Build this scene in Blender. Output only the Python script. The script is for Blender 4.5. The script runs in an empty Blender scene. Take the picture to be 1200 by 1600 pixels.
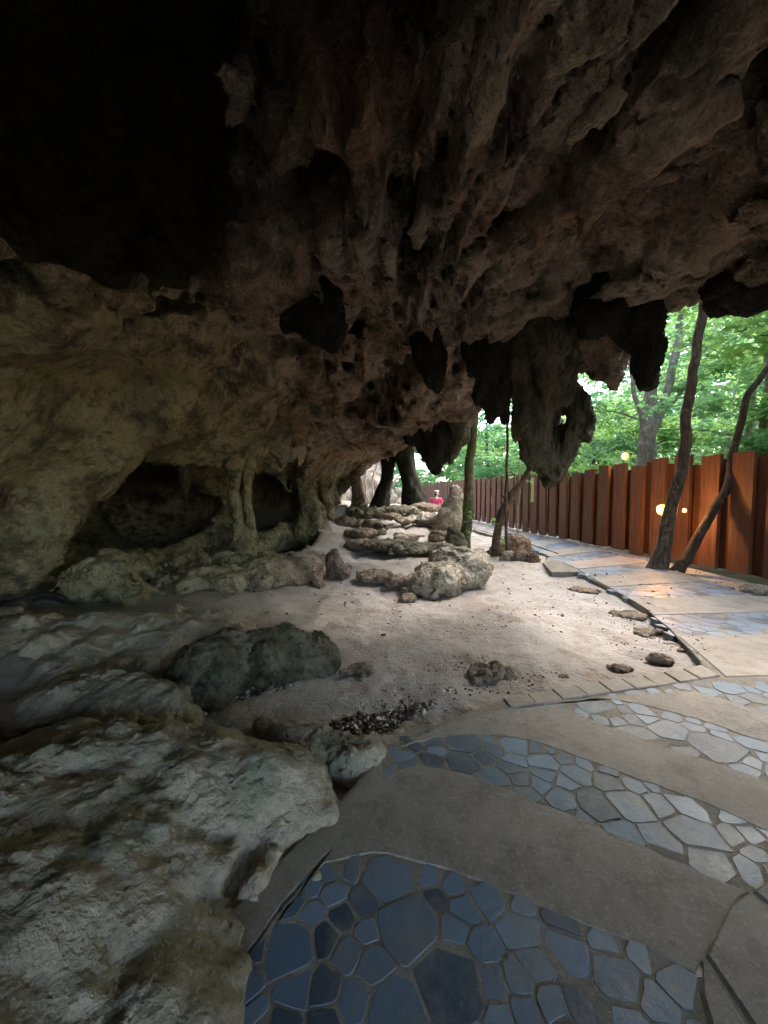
import bpy, math, random
import numpy as np
from mathutils import Vector

R = math.radians
scene = bpy.context.scene
col = scene.collection


# ---------------------------------------------------------------- camera, sky, sun, exposure
CAM_Z = 1.55
FPX = 600.0
PITCH = math.atan(32 / 600)
cam_data = bpy.data.cameras.new("camera")
cam_data.sensor_fit = 'HORIZONTAL'
cam_data.sensor_width = 36
cam_data.lens = 18
cam_data.clip_start = 0.05
cam_data.clip_end = 600
cam = bpy.data.objects.new("camera", cam_data)
cam.location = (0, 0, CAM_Z)
cam.rotation_euler = (math.pi / 2 - PITCH, 0, 0)
col.objects.link(cam)
scene.camera = cam

SUN_EL, SUN_AZ = R(52), R(60)
world = bpy.data.worlds.new("World")
scene.world = world
world.use_nodes = True
wn = world.node_tree.nodes
wn.clear()
sky = wn.new('ShaderNodeTexSky')
sky.sky_type = 'NISHITA'
sky.sun_disc = False
sky.sun_elevation = SUN_EL
sky.sun_rotation = SUN_AZ
sky.dust_density = 2.5
bg = wn.new('ShaderNodeBackground')
bg.inputs['Strength'].default_value = 0.15
wo = wn.new('ShaderNodeOutputWorld')
world.node_tree.links.new(sky.outputs[0], bg.inputs[0])
world.node_tree.links.new(bg.outputs[0], wo.inputs[0])

sun_data = bpy.data.lights.new("sun", 'SUN')
sun_data.energy = 0.6
sun_data.angle = R(50)
sun_data.color = (1.0, 0.95, 0.88)
sun = bpy.data.objects.new("sun", sun_data)
sd = Vector((math.sin(SUN_AZ) * math.cos(SUN_EL), math.cos(SUN_AZ) * math.cos(SUN_EL), math.sin(SUN_EL)))
sun.rotation_euler = sd.to_track_quat('Z', 'Y').to_euler()
col.objects.link(sun)

scene.view_settings.view_transform = 'Standard'
scene.view_settings.look = 'None'
scene.view_settings.gamma = 1
scene.view_settings.exposure = 3.62
scene.render.engine = 'CYCLES'
cy = scene.cycles
cy.use_denoising = True
cy.max_bounces = 9
cy.diffuse_bounces = 3
cy.glossy_bounces = 3
cy.transmission_bounces = 6
cy.transparent_max_bounces = 8
cy.sample_clamp_indirect = 6
cy.caustics_reflective = False
cy.caustics_refractive = False

# ---------------------------------------------------------------- pixel helpers (photo pixels of a 1200x1600 frame -> real places)
CP, SP = math.cos(PITCH), math.sin(PITCH)


def ray(px, py):
    x = (px - 600) / FPX
    u = -(py - 800) / FPX
    return np.array([x, CP + u * SP, -SP + u * CP])


def at(px, py, Y):
    d = ray(px, py)
    t = Y / d[1]
    return np.array([d[0] * t, Y, CAM_Z + d[2] * t])


def ground_at(px, py, z=0.0):
    d = ray(px, py)
    t = (z - CAM_Z) / d[2]
    return np.array([d[0] * t, d[1] * t, z])


# ---------------------------------------------------------------- noise in numpy
def _hash(ix, iy, iz, seed):
    h = (ix.astype(np.uint32) * np.uint32(374761393) + iy.astype(np.uint32) * np.uint32(668265263)
         + iz.astype(np.uint32) * np.uint32(2147483647 - 1234567) + np.uint32(seed * 974634777 & 0xffffffff))
    h = (h ^ (h >> np.uint32(13))) * np.uint32(1274126177)
    h = (h ^ (h >> np.uint32(15))) * np.uint32(2246822519)
    h = h ^ (h >> np.uint32(16))
    return h.astype(np.float32) * np.float32(1 / 4294967295.0)


ROT = np.array([[0.36, 0.48, -0.8], [-0.8, 0.6, 0.0], [0.48, 0.64, 0.6]], dtype=np.float32)


def vnoise(p, seed=0):
    """value noise in -1..1 of an (n,3) array"""
    p = p.astype(np.float32) @ ROT
    f = np.floor(p)
    t = p - f
    i = f.astype(np.int64)
    t = t * t * t * (t * (t * 6 - 15) + 10)
    x, y, z = i[:, 0], i[:, 1], i[:, 2]
    tx, ty, tz = t[:, 0], t[:, 1], t[:, 2]

    def L(a, b, w):
        return a + (b - a) * w
    c00 = L(_hash(x, y, z, seed), _hash(x + 1, y, z, seed), tx)
    c10 = L(_hash(x, y + 1, z, seed), _hash(x + 1, y + 1, z, seed), tx)
    c01 = L(_hash(x, y, z + 1, seed), _hash(x + 1, y, z + 1, seed), tx)
    c11 = L(_hash(x, y + 1, z + 1, seed), _hash(x + 1, y + 1, z + 1, seed), tx)
    return 2 * L(L(c00, c10, ty), L(c01, c11, ty), tz) - 1


def fbm(p, octaves=4, seed=0, gain=0.5):
    r, a, s = 0, 1.0, 0
    for k in range(octaves):
        r = r + a * vnoise(p, seed + k)
        s += a
        a *= gain
        p = p * 2.03 + 11.3
    return r / s


def billow(p, octaves=3, seed=0, gain=0.5):
    """rounded lumps with sharp creases between them, about -1..1"""
    r, a, s = 0, 1.0, 0
    for k in range(octaves):
        r = r + a * (np.abs(vnoise(p, seed + k)) * 3.2 - 1)
        s += a
        a *= gain
        p = p * 2.07 + 5.7
    return r / s


def worley(p, seed=0, ids=False):
    p = p.astype(np.float32)
    f = np.floor(p).astype(np.int64)
    f1 = np.full(len(p), 9.0, np.float32)
    f2 = f1.copy()
    cid = np.zeros(len(p), np.float32)
    for dx in (-1, 0, 1):
        for dy in (-1, 0, 1):
            for dz in (-1, 0, 1):
                x, y, z = f[:, 0] + dx, f[:, 1] + dy, f[:, 2] + dz
                d = np.sqrt((x + _hash(x, y, z, seed) - p[:, 0]) ** 2 + (y + _hash(x, y, z, seed + 1) - p[:, 1]) ** 2
                            + (z + _hash(x, y, z, seed + 2) - p[:, 2]) ** 2)
                m = d < f1
                f2 = np.where(m, f1, np.minimum(f2, d))
                f1 = np.where(m, d, f1)
                if ids:
                    cid = np.where(m, _hash(x, y, z, seed + 3), cid)
    return (f1, f2, cid) if ids else (f1, f2)


def sstep(a, b, x):
    t = np.clip((x - a) / (b - a), 0, 1)
    return t * t * (3 - 2 * t)


def smax(a, b, k):
    h = np.clip(0.5 + 0.5 * (a - b) / k, 0, 1)
    return b + (a - b) * h + k * h * (1 - h)


def smin(a, b, k):
    return -smax(-a, -b, k)


# ---------------------------------------------------------------- iso-surface meshing (surface nets); solid where F > 0
def surface_nets(V):
    S = V > 0
    nx, ny, nz = V.shape
    c = np.zeros((nx - 1, ny - 1, nz - 1), np.uint8)
    for dx in (0, 1):
        for dy in (0, 1):
            for dz in (0, 1):
                c += S[dx:nx - 1 + dx, dy:ny - 1 + dy, dz:nz - 1 + dz]
    I, J, K = np.nonzero((c > 0) & (c < 8))
    idx = np.full(c.shape, -1, np.int32)
    idx[I, J, K] = np.arange(len(I))
    acc = np.zeros((len(I), 3), np.float32)
    cnt = np.zeros(len(I), np.float32)
    corners = [(dx, dy, dz) for dx in (0, 1) for dy in (0, 1) for dz in (0, 1)]
    cv = {q: V[I + q[0], J + q[1], K + q[2]] for q in corners}
    for a in corners:
        for ax in range(3):
            if a[ax] == 0:
                b = list(a)
                b[ax] = 1
                va, vb = cv[a], cv[tuple(b)]
                m = (va > 0) != (vb > 0)
                t = np.where(m, va / np.where(m, va - vb, 1), 0)
                for q in range(3):
                    acc[:, q] += np.where(m, a[q] + (t if q == ax else 0), 0)
                cnt += m
    P = acc / cnt[:, None] + np.stack([I, J, K], 1)
    quads = []
    for ax in range(3):
        o = [x for x in range(3) if x != ax]
        sl0 = [slice(None)] * 3
        sl1 = [slice(None)] * 3
        sl0[ax] = slice(0, -1)
        sl1[ax] = slice(1, None)
        m = S[tuple(sl0)] != S[tuple(sl1)]
        A = np.stack(np.nonzero(m), 1)
        ok = (A[:, o[0]] > 0) & (A[:, o[1]] > 0) & (A[:, o[0]] < V.shape[o[0]] - 1) & (A[:, o[1]] < V.shape[o[1]] - 1)
        A = A[ok]
        pos = S[A[:, 0], A[:, 1], A[:, 2]]

        def g(d0, d1):
            B = A.copy()
            B[:, o[0]] += d0
            B[:, o[1]] += d1
            return idx[B[:, 0], B[:, 1], B[:, 2]]
        q = np.stack([g(-1, -1), g(0, -1), g(0, 0), g(-1, 0)], 1)
        flip = pos if ax != 1 else ~pos
        q[~flip] = q[~flip][:, ::-1]
        quads.append(q)
    Q = np.concatenate(quads)
    return P, Q[(Q >= 0).all(1)]


def mesh_from(name, P, Q, mat, smooth=True):
    me = bpy.data.meshes.new(name)
    n = Q.shape[1]
    me.vertices.add(len(P))
    me.vertices.foreach_set('co', P.astype(np.float32).ravel())
    me.loops.add(len(Q) * n)
    me.loops.foreach_set('vertex_index', Q.astype(np.int32).ravel())
    me.polygons.add(len(Q))
    me.polygons.foreach_set('loop_start', np.arange(0, len(Q) * n, n, dtype=np.int32))
    me.polygons.foreach_set('loop_total', np.full(len(Q), n, np.int32))
    if smooth:
        me.polygons.foreach_set('use_smooth', np.ones(len(Q), bool))
    me.update(calc_edges=True)
    me.validate()
    if mat:
        me.materials.append(mat)
    return me


def verts_normals(me):
    n = len(me.vertices)
    co = np.empty(n * 3, np.float32)
    me.vertices.foreach_get('co', co)
    no = np.empty(n * 3, np.float32)
    me.vertex_normals.foreach_get('vector', no)
    return co.reshape(-1, 3), no.reshape(-1, 3)


def refine(me, fn, levels=1, kind='CATMULL_CLARK'):
    """one subdivision, then push along the normals by fn(points, normals)"""
    ob = bpy.data.objects.new('tmp', me)
    col.objects.link(ob)
    m = ob.modifiers.new('s', 'SUBSURF')
    m.levels = m.render_levels = levels
    m.subdivision_type = kind
    dg = bpy.context.evaluated_depsgraph_get()
    out = bpy.data.meshes.new_from_object(ob.evaluated_get(dg))
    bpy.data.objects.remove(ob)
    nm = me.name
    bpy.data.meshes.remove(me)
    co, no = verts_normals(out)
    co = co + no * fn(co, no)[:, None]
    out.vertices.foreach_set('co', co.ravel())
    out.update()
    out.name = nm
    return out


def box_rock(name, F, lo, hi, cell, mat, fine=None, band=0.35, coarse=None):
    """mesh the solid F>0 inside a box"""
    lo, hi = np.array(lo, float), np.array(hi, float)
    n = np.maximum(np.ceil((hi - lo) / cell).astype(int), 4) + 1
    ax = [np.linspace(lo[i], hi[i], n[i]).astype(np.float32) for i in range(3)]
    G = np.stack(np.meshgrid(*ax, indexing='ij'), -1).reshape(-1, 3)
    V = F(G).reshape(n)
    V[0], V[-1], V[:, 0], V[:, -1], V[:, :, 0], V[:, :, -1] = (-1e-3,) * 6
    P, Q = surface_nets(V)
    W = lo + P * ((hi - lo) / (n - 1))
    me = mesh_from(name, W, Q, mat)
    if fine:
        me = refine(me, fine)
    return me


# ---------------------------------------------------------------- object helpers
def tag(o, label=None, cat=None, group=None, kind=None):
    if label:
        o['label'] = label
    if cat:
        o['category'] = cat
    if group:
        o['group'] = group
    if kind:
        o['kind'] = kind
    return o


def link(name, me, parent=None, loc=(0, 0, 0), rot=(0, 0, 0), scale=(1, 1, 1)):
    o = bpy.data.objects.new(name, me)
    o.location, o.rotation_euler, o.scale = loc, rot, scale
    o.parent = parent
    col.objects.link(o)
    return o


def empty(name, loc=(0, 0, 0), rz=0):
    o = bpy.data.objects.new(name, None)
    o.location = loc
    o.rotation_euler = (0, 0, rz)
    o.empty_display_size = 0.2
    col.objects.link(o)
    return o


# ---------------------------------------------------------------- materials
class NT:
    def __init__(s, name):
        s.m = bpy.data.materials.new(name)
        s.m.use_nodes = True
        s.t = s.m.node_tree
        s.t.nodes.clear()
        s.out = s.t.nodes.new('ShaderNodeOutputMaterial')
        s.co = s.t.nodes.new('ShaderNodeNewGeometry').outputs['Position']

    def n(s, typ, **kw):
        nd = s.t.nodes.new('ShaderNode' + typ)
        for k, v in kw.items():
            if hasattr(nd, k) and not k[0].isupper():
                setattr(nd, k, v)
        return nd

    def lk(s, a, b):
        if isinstance(a, (int, float)):
            b.default_value = a
        elif isinstance(a, tuple):
            b.default_value = a if len(a) == 4 or b.type == 'VECTOR' else (*a, 1)
        else:
            s.t.links.new(a, b)

    def noise(s, scale, detail=4, rough=0.55, co=None, dist=0.0, color=False):
        nd = s.n('TexNoise')
        nd.inputs['Scale'].default_value = scale
        nd.inputs['Detail'].default_value = detail
        nd.inputs['Roughness'].default_value = rough
        nd.inputs['Distortion'].default_value = dist
        s.lk(co or s.co, nd.inputs['Vector'])
        return nd.outputs['Color' if color else 'Fac']

    def voro(s, scale, feature='F1', co=None, out='Distance', rand=1.0):
        nd = s.n('TexVoronoi', feature=feature)
        nd.inputs['Scale'].default_value = scale
        nd.inputs['Randomness'].default_value = rand
        s.lk(co or s.co, nd.inputs['Vector'])
        return nd.outputs[out]

    def math(s, op, a, b=0.0, clamp=False):
        nd = s.n('Math', operation=op, use_clamp=clamp)
        s.lk(a, nd.inputs[0])
        s.lk(b, nd.inputs[1])
        return nd.outputs[0]

    def ramp(s, fac, a, b):
        """smooth step of fac from a to b -> 0..1"""
        nd = s.n('MapRange', interpolation_type='SMOOTHSTEP')
        s.lk(fac, nd.inputs[0])
        nd.inputs[1].default_value, nd.inputs[2].default_value = a, b
        return nd.outputs[0]

    def mix(s, fac, a, b, mode='MIX'):
        nd = s.n('Mix', data_type='RGBA', blend_type=mode)
        s.lk(fac, nd.inputs[0])
        s.lk(a, nd.inputs[6])
        s.lk(b, nd.inputs[7])
        return nd.outputs[2]

    def warp(s, amount, scale):
        nd = s.n('VectorMath', operation='MULTIPLY_ADD')
        s.lk(s.noise(scale, 3, color=True), nd.inputs[0])
        nd.inputs[1].default_value = (amount,) * 3
        s.lk(s.co, nd.inputs[2])
        return nd.outputs[0]

    def stretch(s, sx, sy, sz, co=None):
        nd = s.n('VectorMath', operation='MULTIPLY')
        s.lk(co or s.co, nd.inputs[0])
        nd.inputs[1].default_value = (sx, sy, sz)
        return nd.outputs[0]

    def bump(s, h, dist, strength=1.0, normal=None):
        nd = s.n('Bump')
        nd.inputs['Distance'].default_value = dist
        nd.inputs['Strength'].default_value = strength
        s.lk(h, nd.inputs['Height'])
        if normal:
            s.lk(normal, nd.inputs['Normal'])
        return nd.outputs[0]

    def bsdf(s, color, rough=0.9, normal=None, spec=0.3, metal=0.0, coat=0.0, coat_rough=0.2, emit=None, estr=0.0):
        nd = s.n('BsdfPrincipled')
        s.lk(color, nd.inputs['Base Color'])
        s.lk(rough, nd.inputs['Roughness'])
        s.lk(spec, nd.inputs['Specular IOR Level'])
        s.lk(metal, nd.inputs['Metallic'])
        s.lk(coat, nd.inputs['Coat Weight'])
        s.lk(coat_rough, nd.inputs['Coat Roughness'])
        if normal:
            s.lk(normal, nd.inputs['Normal'])
        if emit:
            s.lk(emit, nd.inputs['Emission Color'])
            nd.inputs['Emission Strength'].default_value = estr
        s.t.links.new(nd.outputs[0], s.out.inputs[0])
        return nd


def xyz(t):
    nd = t.n('SeparateXYZ')
    t.lk(t.co, nd.inputs[0])
    return nd.outputs


def rock_mat(name, light, mid, dark, green=None, green_amt=0.0, red=None, red_amt=0.0, scale=1.0, bump=0.05, wall_olive=False, dark_amt=0.55, fluted=False):
    t = NT(name)
    if fluted:
        t.co = t.stretch(1.5, 1.5, 0.42)
    w = t.warp(0.09 / scale, 1.3 * scale)
    a = t.noise(1.1 * scale, 6, 0.6, w)
    b = t.noise(5.5 * scale, 6, 0.65, w)
    c = t.mix(t.ramp(a, 0.35, 0.62), mid, light)
    if red:
        c = t.mix(t.math('MULTIPLY', t.ramp(t.noise(0.8 * scale, 4, 0.6, w), 0.45, 0.62), red_amt), c, red)
    if wall_olive:
        x = xyz(t)
        m = t.ramp(t.math('ADD', x[0], t.math('MULTIPLY', a, 1.6)), -0.2, -1.9)
        c = t.mix(t.math('MULTIPLY', m, 0.85), c, (0.43, 0.40, 0.235))
    if green:
        c = t.mix(t.math('MULTIPLY', t.ramp(t.noise(1.9 * scale, 5, 0.62, w), 0.5, 0.64), green_amt), c, green)
    c = t.mix(t.math('MULTIPLY', t.ramp(b, 0.52, 0.36), dark_amt), c, dark)
    c = t.mix(t.math('MULTIPLY', t.ramp(t.noise(26 * scale, 3, 0.6), 0.3, 0.7), 0.35), c, light, 'MULTIPLY')
    c = t.mix(t.math('MULTIPLY', t.ramp(t.noise(11 * scale, 4, 0.6, w), 0.58, 0.75), 0.35), c, light)
    # karst pits, lumps and grain
    pit = t.ramp(t.voro(9 * scale, 'F1', w), 0.08, 0.3)
    n1 = t.noise(7 * scale, 6, 0.6, w)
    n2 = t.noise(38 * scale, 4, 0.65)
    h = t.math('ADD', t.math('MULTIPLY', n1, 1.6), t.math('MULTIPLY', pit, 0.35))
    h = t.math('ADD', h, t.math('MULTIPLY', n2, 0.34))
    h = t.math('ADD', h, t.math('MULTIPLY', t.ramp(t.voro(31 * scale, 'F1'), 0.08, 0.35), 0.12))
    h = t.math('ADD', h, t.math('MULTIPLY', t.ramp(t.noise(3.1 * scale, 4, 0.5, w), 0.49, 0.51), 0.12))
    t.bsdf(c, 0.92, t.bump(h, bump), 0.2)
    return t.m


M = {}
M['cave'] = rock_mat('cave_limestone', (0.43, 0.35, 0.265), (0.245, 0.185, 0.135), (0.03, 0.023, 0.016), (0.035, 0.04, 0.022), 0.6,
                     (0.27, 0.15, 0.095), 0.6, 1.0, 0.10, wall_olive=True, dark_amt=0.55)
M['drip'] = rock_mat('shade_black_dripstone', (0.045, 0.04, 0.026), (0.016, 0.016, 0.011), (0.008, 0.008, 0.006), (0.03, 0.038, 0.018), 0.6, scale=1.9, bump=0.05, fluted=True)  # algae-dark stone, blackened further with the shade of its unlit side
M['drip_pale'] = rock_mat('grey_dripstone', (0.19, 0.165, 0.115), (0.05, 0.045, 0.033), (0.012, 0.012, 0.009), (0.03, 0.04, 0.018), 0.6, scale=1.9, bump=0.05, fluted=True)
M['outcrop'] = rock_mat('lichen_limestone', (0.42, 0.36, 0.28), (0.30, 0.26, 0.195), (0.13, 0.125, 0.095), (0.15, 0.19, 0.14), 0.6, scale=1.7, bump=0.022, dark_amt=0.2)
M['mossy'] = rock_mat('mossy_boulder', (0.24, 0.21, 0.155), (0.12, 0.105, 0.07), (0.02, 0.02, 0.013), (0.045, 0.06, 0.028), 0.9, scale=2.2, bump=0.04)
M['pale'] = rock_mat('pale_boulder', (0.50, 0.44, 0.36), (0.32, 0.27, 0.21), (0.06, 0.05, 0.035), (0.12, 0.13, 0.07), 0.5, scale=2.0, bump=0.04)
M['brownrock'] = rock_mat('brown_stone', (0.33, 0.26, 0.20), (0.19, 0.14, 0.105), (0.03, 0.022, 0.016), (0.06, 0.06, 0.035), 0.4, scale=3.0, bump=0.03)


def sand_material():
    t = NT('pink_sand')
    w = t.warp(0.3, 1.0)
    c = t.mix(t.ramp(t.noise(0.55, 5, 0.6, w), 0.38, 0.62), (0.30, 0.265, 0.238), (0.43, 0.393, 0.362))
    c = t.mix(t.math('MULTIPLY', t.ramp(t.noise(3.0, 6, 0.7, w), 0.5, 0.66), 0.5), c, (0.25, 0.185, 0.14))
    c = t.mix(t.math('MULTIPLY', t.ramp(t.noise(32, 3, 0.6), 0.56, 0.72), 0.5), c, (0.16, 0.11, 0.08))
    c = t.mix(t.math('MULTIPLY', t.ramp(t.voro(17, 'F1', w), 0.16, 0.06), 0.6), c, (0.62, 0.58, 0.52))
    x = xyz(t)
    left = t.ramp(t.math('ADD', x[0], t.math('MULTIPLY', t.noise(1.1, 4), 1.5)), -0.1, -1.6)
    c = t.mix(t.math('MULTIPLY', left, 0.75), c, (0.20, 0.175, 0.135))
    h = t.math('ADD', t.noise(4.5, 6, 0.65, w), t.math('MULTIPLY', t.noise(30, 4, 0.7), 0.4))
    h = t.math('ADD', h, t.math('MULTIPLY', t.ramp(t.voro(13, 'F1', w), 0.0, 0.25), -0.12))
    t.bsdf(c, 0.95, t.bump(h, 0.05), 0.15)
    return t.m


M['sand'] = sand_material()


def concrete_material():
    t = NT('worn_concrete')
    oi = t.n('ObjectInfo').outputs['Random']
    c = t.mix(t.ramp(t.noise(1.3, 5, 0.6), 0.35, 0.65), (0.205, 0.175, 0.145), (0.29, 0.25, 0.21))
    c = t.mix(t.math('MULTIPLY', oi, 0.35), c, (0.21, 0.20, 0.19))
    c = t.mix(t.math('MULTIPLY', t.ramp(t.noise(7, 6, 0.7), 0.48, 0.66), 0.55), c, (0.12, 0.095, 0.075))
    c = t.mix(t.math('MULTIPLY', t.ramp(t.noise(2.1, 6, 0.7, t.warp(0.3, 1.7)), 0.52, 0.68), 0.55), c, (0.10, 0.085, 0.07))
    c = t.mix(t.math('MULTIPLY', t.ramp(t.noise(1.6, 6, 0.75, t.warp(0.3, 2.3)), 0.56, 0.7), 0.5), c, (0.34, 0.29, 0.24))
    c = t.mix(t.math('MULTIPLY', t.ramp(t.noise(70, 2, 0.6), 0.5, 0.75), 0.45), c, (0.40, 0.36, 0.31))
    crack = t.math('MULTIPLY', t.ramp(t.voro(0.7, 'DISTANCE_TO_EDGE', t.warp(0.5, 2.2)), 0.004, 0.0), t.ramp(t.noise(0.9, 2), 0.55, 0.62))
    c = t.mix(t.math('MULTIPLY', crack, 0.5), c, (0.09, 0.07, 0.055))
    h = t.math('ADD', t.noise(9, 6, 0.7), t.math('MULTIPLY', t.noise(90, 3, 0.7), 0.35))
    h = t.math('SUBTRACT', h, t.math('MULTIPLY', crack, 0.5))
    t.bsdf(c, t.math('ADD', 0.5, t.math('MULTIPLY', t.noise(3, 4), 0.3)), t.bump(h, 0.008), 0.4)
    return t.m


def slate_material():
    t = NT('sky_tinted_slate')
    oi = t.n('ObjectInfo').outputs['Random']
    c = t.mix(t.ramp(oi, 0.15, 0.5), (0.032, 0.05, 0.08), (0.095, 0.145, 0.215))  # blue-grey stone, with the sky's reflection painted in as extra blue
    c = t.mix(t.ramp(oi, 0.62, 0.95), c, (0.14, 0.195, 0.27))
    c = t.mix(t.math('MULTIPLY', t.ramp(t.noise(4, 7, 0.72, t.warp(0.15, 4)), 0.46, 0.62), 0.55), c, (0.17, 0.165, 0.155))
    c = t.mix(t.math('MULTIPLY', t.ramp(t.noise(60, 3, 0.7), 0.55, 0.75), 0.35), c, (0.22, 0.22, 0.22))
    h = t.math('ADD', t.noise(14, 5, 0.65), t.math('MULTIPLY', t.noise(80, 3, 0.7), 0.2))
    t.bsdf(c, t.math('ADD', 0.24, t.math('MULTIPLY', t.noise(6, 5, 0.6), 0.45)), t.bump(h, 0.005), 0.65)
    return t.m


def mortar_material():
    t = NT('sandy_mortar')
    c = t.mix(t.ramp(t.noise(5, 6, 0.7), 0.35, 0.65), (0.17, 0.15, 0.125), (0.26, 0.23, 0.195))
    c = t.mix(t.math('MULTIPLY', t.ramp(t.noise(60, 3, 0.6), 0.5, 0.75), 0.4), c, (0.36, 0.33, 0.29))
    t.bsdf(c, 0.85, t.bump(t.noise(45, 5, 0.75), 0.01), 0.25)
    return t.m


M['concrete'], M['slate'], M['mortar'] = concrete_material(), slate_material(), mortar_material()


def fence_material():
    t = NT('rusty_orange_board')
    oi = t.n('ObjectInfo').outputs['Random']
    s = t.stretch(9, 9, 0.8)
    c = t.mix(t.ramp(t.noise(2.0, 6, 0.6, s), 0.3, 0.7), (0.12, 0.044, 0.020), (0.205, 0.083, 0.040))
    c = t.mix(t.math('MULTIPLY', oi, 0.5), c, (0.075, 0.03, 0.015))
    z_ = xyz(t)[2]
    c = t.mix(t.math('MULTIPLY', t.ramp(t.math('ADD', z_, t.math('MULTIPLY', t.noise(4, 5), 0.5)), 0.55, 0.2), 0.6), c, (0.12, 0.09, 0.065))
    c = t.mix(t.math('MULTIPLY', t.ramp(t.noise(2.5, 5, 0.7), 0.55, 0.75), 0.35), c, (0.16, 0.06, 0.03))
    c = t.mix(t.math('MULTIPLY', t.ramp(t.noise(1.5, 4, 0.6, t.stretch(6, 6, 0.4)), 0.6, 0.8), 0.3), c, (0.30, 0.19, 0.12))
    t.bsdf(c, 0.62, t.bump(t.noise(3.0, 5, 0.6, s), 0.006), 0.35)
    return t.m


M['fence'] = fence_material()


def bark_material(name, a, b, moss=0.0):
    t = NT(name)
    s = t.stretch(14, 14, 3)
    c = t.mix(t.ramp(t.noise(1.4, 6, 0.65, s), 0.35, 0.65), a, b)
    c = t.mix(t.math('MULTIPLY', t.ramp(t.noise(7, 5, 0.7), 0.55, 0.62), 0.5), c, tuple(min(1, q * 1.9) for q in b))
    if moss:
        c = t.mix(t.math('MULTIPLY', t.ramp(t.noise(3.0, 5, 0.6), 0.42, 0.6), moss), c, (0.07, 0.12, 0.025))
    t.bsdf(c, 0.9, t.bump(t.noise(2.0, 6, 0.7, s), 0.02), 0.2)
    return t.m


M['bark'] = bark_material('grey_brown_bark', (0.05, 0.036, 0.027), (0.125, 0.092, 0.07))
M['bark_dark'] = bark_material('dark_bark', (0.03, 0.022, 0.017), (0.075, 0.055, 0.042))
M['bark_moss'] = bark_material('mossy_bark', (0.06, 0.05, 0.035), (0.16, 0.135, 0.10), 0.8)
M['bark_pale'] = bark_material('pale_bark', (0.19, 0.15, 0.12), (0.36, 0.30, 0.25))


def leaf_material(name, a, b, trans):
    t = NT(name)
    ri = t.n('NewGeometry').outputs['Random Per Island']
    c = t.mix(ri, a, b)
    c = t.mix(t.math('MULTIPLY', t.ramp(t.noise(0.8, 3), 0.4, 0.7), 0.35), c, trans)
    d = t.n('BsdfPrincipled')
    t.lk(c, d.inputs['Base Color'])
    d.inputs['Roughness'].default_value = 0.42
    tr = t.n('BsdfTranslucent')
    t.lk(t.mix(0.5, c, trans), tr.inputs[0])
    mx = t.n('MixShader')
    mx.inputs[0].default_value = 0.6
    t.lk(d.outputs[0], mx.inputs[1])
    t.lk(tr.outputs[0], mx.inputs[2])
    t.lk(mx.outputs[0], t.out.inputs[0])
    return t.m


M['leaf'] = leaf_material('fresh_green_leaves', (0.10, 0.22, 0.05), (0.19, 0.36, 0.085), (0.34, 0.54, 0.15))
M['leaf2'] = leaf_material('cool_green_leaves', (0.09, 0.21, 0.08), (0.17, 0.34, 0.13), (0.30, 0.52, 0.21))


def simple(name, c, rough=0.6, emit=None, estr=0, metal=0.0, nz=0.15):
    t = NT(name)
    cc = t.mix(t.math('MULTIPLY', t.noise(20, 4), nz), c, tuple(q * 0.4 for q in c))
    t.bsdf(cc, rough, t.bump(t.noise(60, 3), 0.002), 0.4, metal, emit=emit, estr=estr)
    return t.m


M['soil'] = rock_mat('forest_soil', (0.20, 0.15, 0.10), (0.11, 0.08, 0.055), (0.04, 0.03, 0.02), (0.06, 0.09, 0.03), 0.5, scale=1.2, bump=0.04)
M['lamp_metal'] = simple('dark_lamp_metal', (0.05, 0.045, 0.04), 0.4, metal=0.6)
M['bulb'] = simple('warm_bulb', (0.9, 0.6, 0.3), 0.4, emit=(1.0, 0.55, 0.16), estr=0.13)
M['skin'] = simple('skin', (0.45, 0.26, 0.18), 0.6)
M['pink'] = simple('pink_cloth', (0.75, 0.05, 0.20), 0.8)
M['white'] = simple('white_cloth', (0.8, 0.8, 0.8), 0.8)
M['denim'] = simple('dark_cloth', (0.05, 0.06, 0.09), 0.85)
M['hair'] = simple('dark_hair', (0.03, 0.02, 0.015), 0.6)
M['black'] = simple('edge_shadow_black', (0.02, 0.02, 0.02), 0.6)  # painted shade for the gap along the path edge
M['sign'] = simple('yellow_tag', (0.45, 0.42, 0.18), 0.6)


def litter_material():
    t = NT('leaf_litter')
    ri = t.n('NewGeometry').outputs['Random Per Island']
    c = t.mix(t.ramp(ri, 0.0, 0.75), (0.03, 0.024, 0.019), (0.13, 0.10, 0.075))
    c = t.mix(t.ramp(ri, 0.74, 0.84), c, (0.68, 0.62, 0.55))
    t.bsdf(c, 0.7, None, 0.35)
    return t.m


M['litter'] = litter_material()


# ---------------------------------------------------------------- floor height and blobs
def floor_h(x, y):
    x, y = np.asarray(x, float), np.asarray(y, float)
    h = 0.62 * sstep(7, 17, y) * sstep(3.2, 0.8, x)
    h = h + 0.22 * sstep(-1.0, -2.6, x) * sstep(2.4, 3.4, y)
    h = h + 0.10 * sstep(-0.8, -2.2, x - 0.12 * (y - 5)) * sstep(5, 8, y)
    h = h - 0.05 * sstep(5.2, 6.0, x) * 0
    return h


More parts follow.
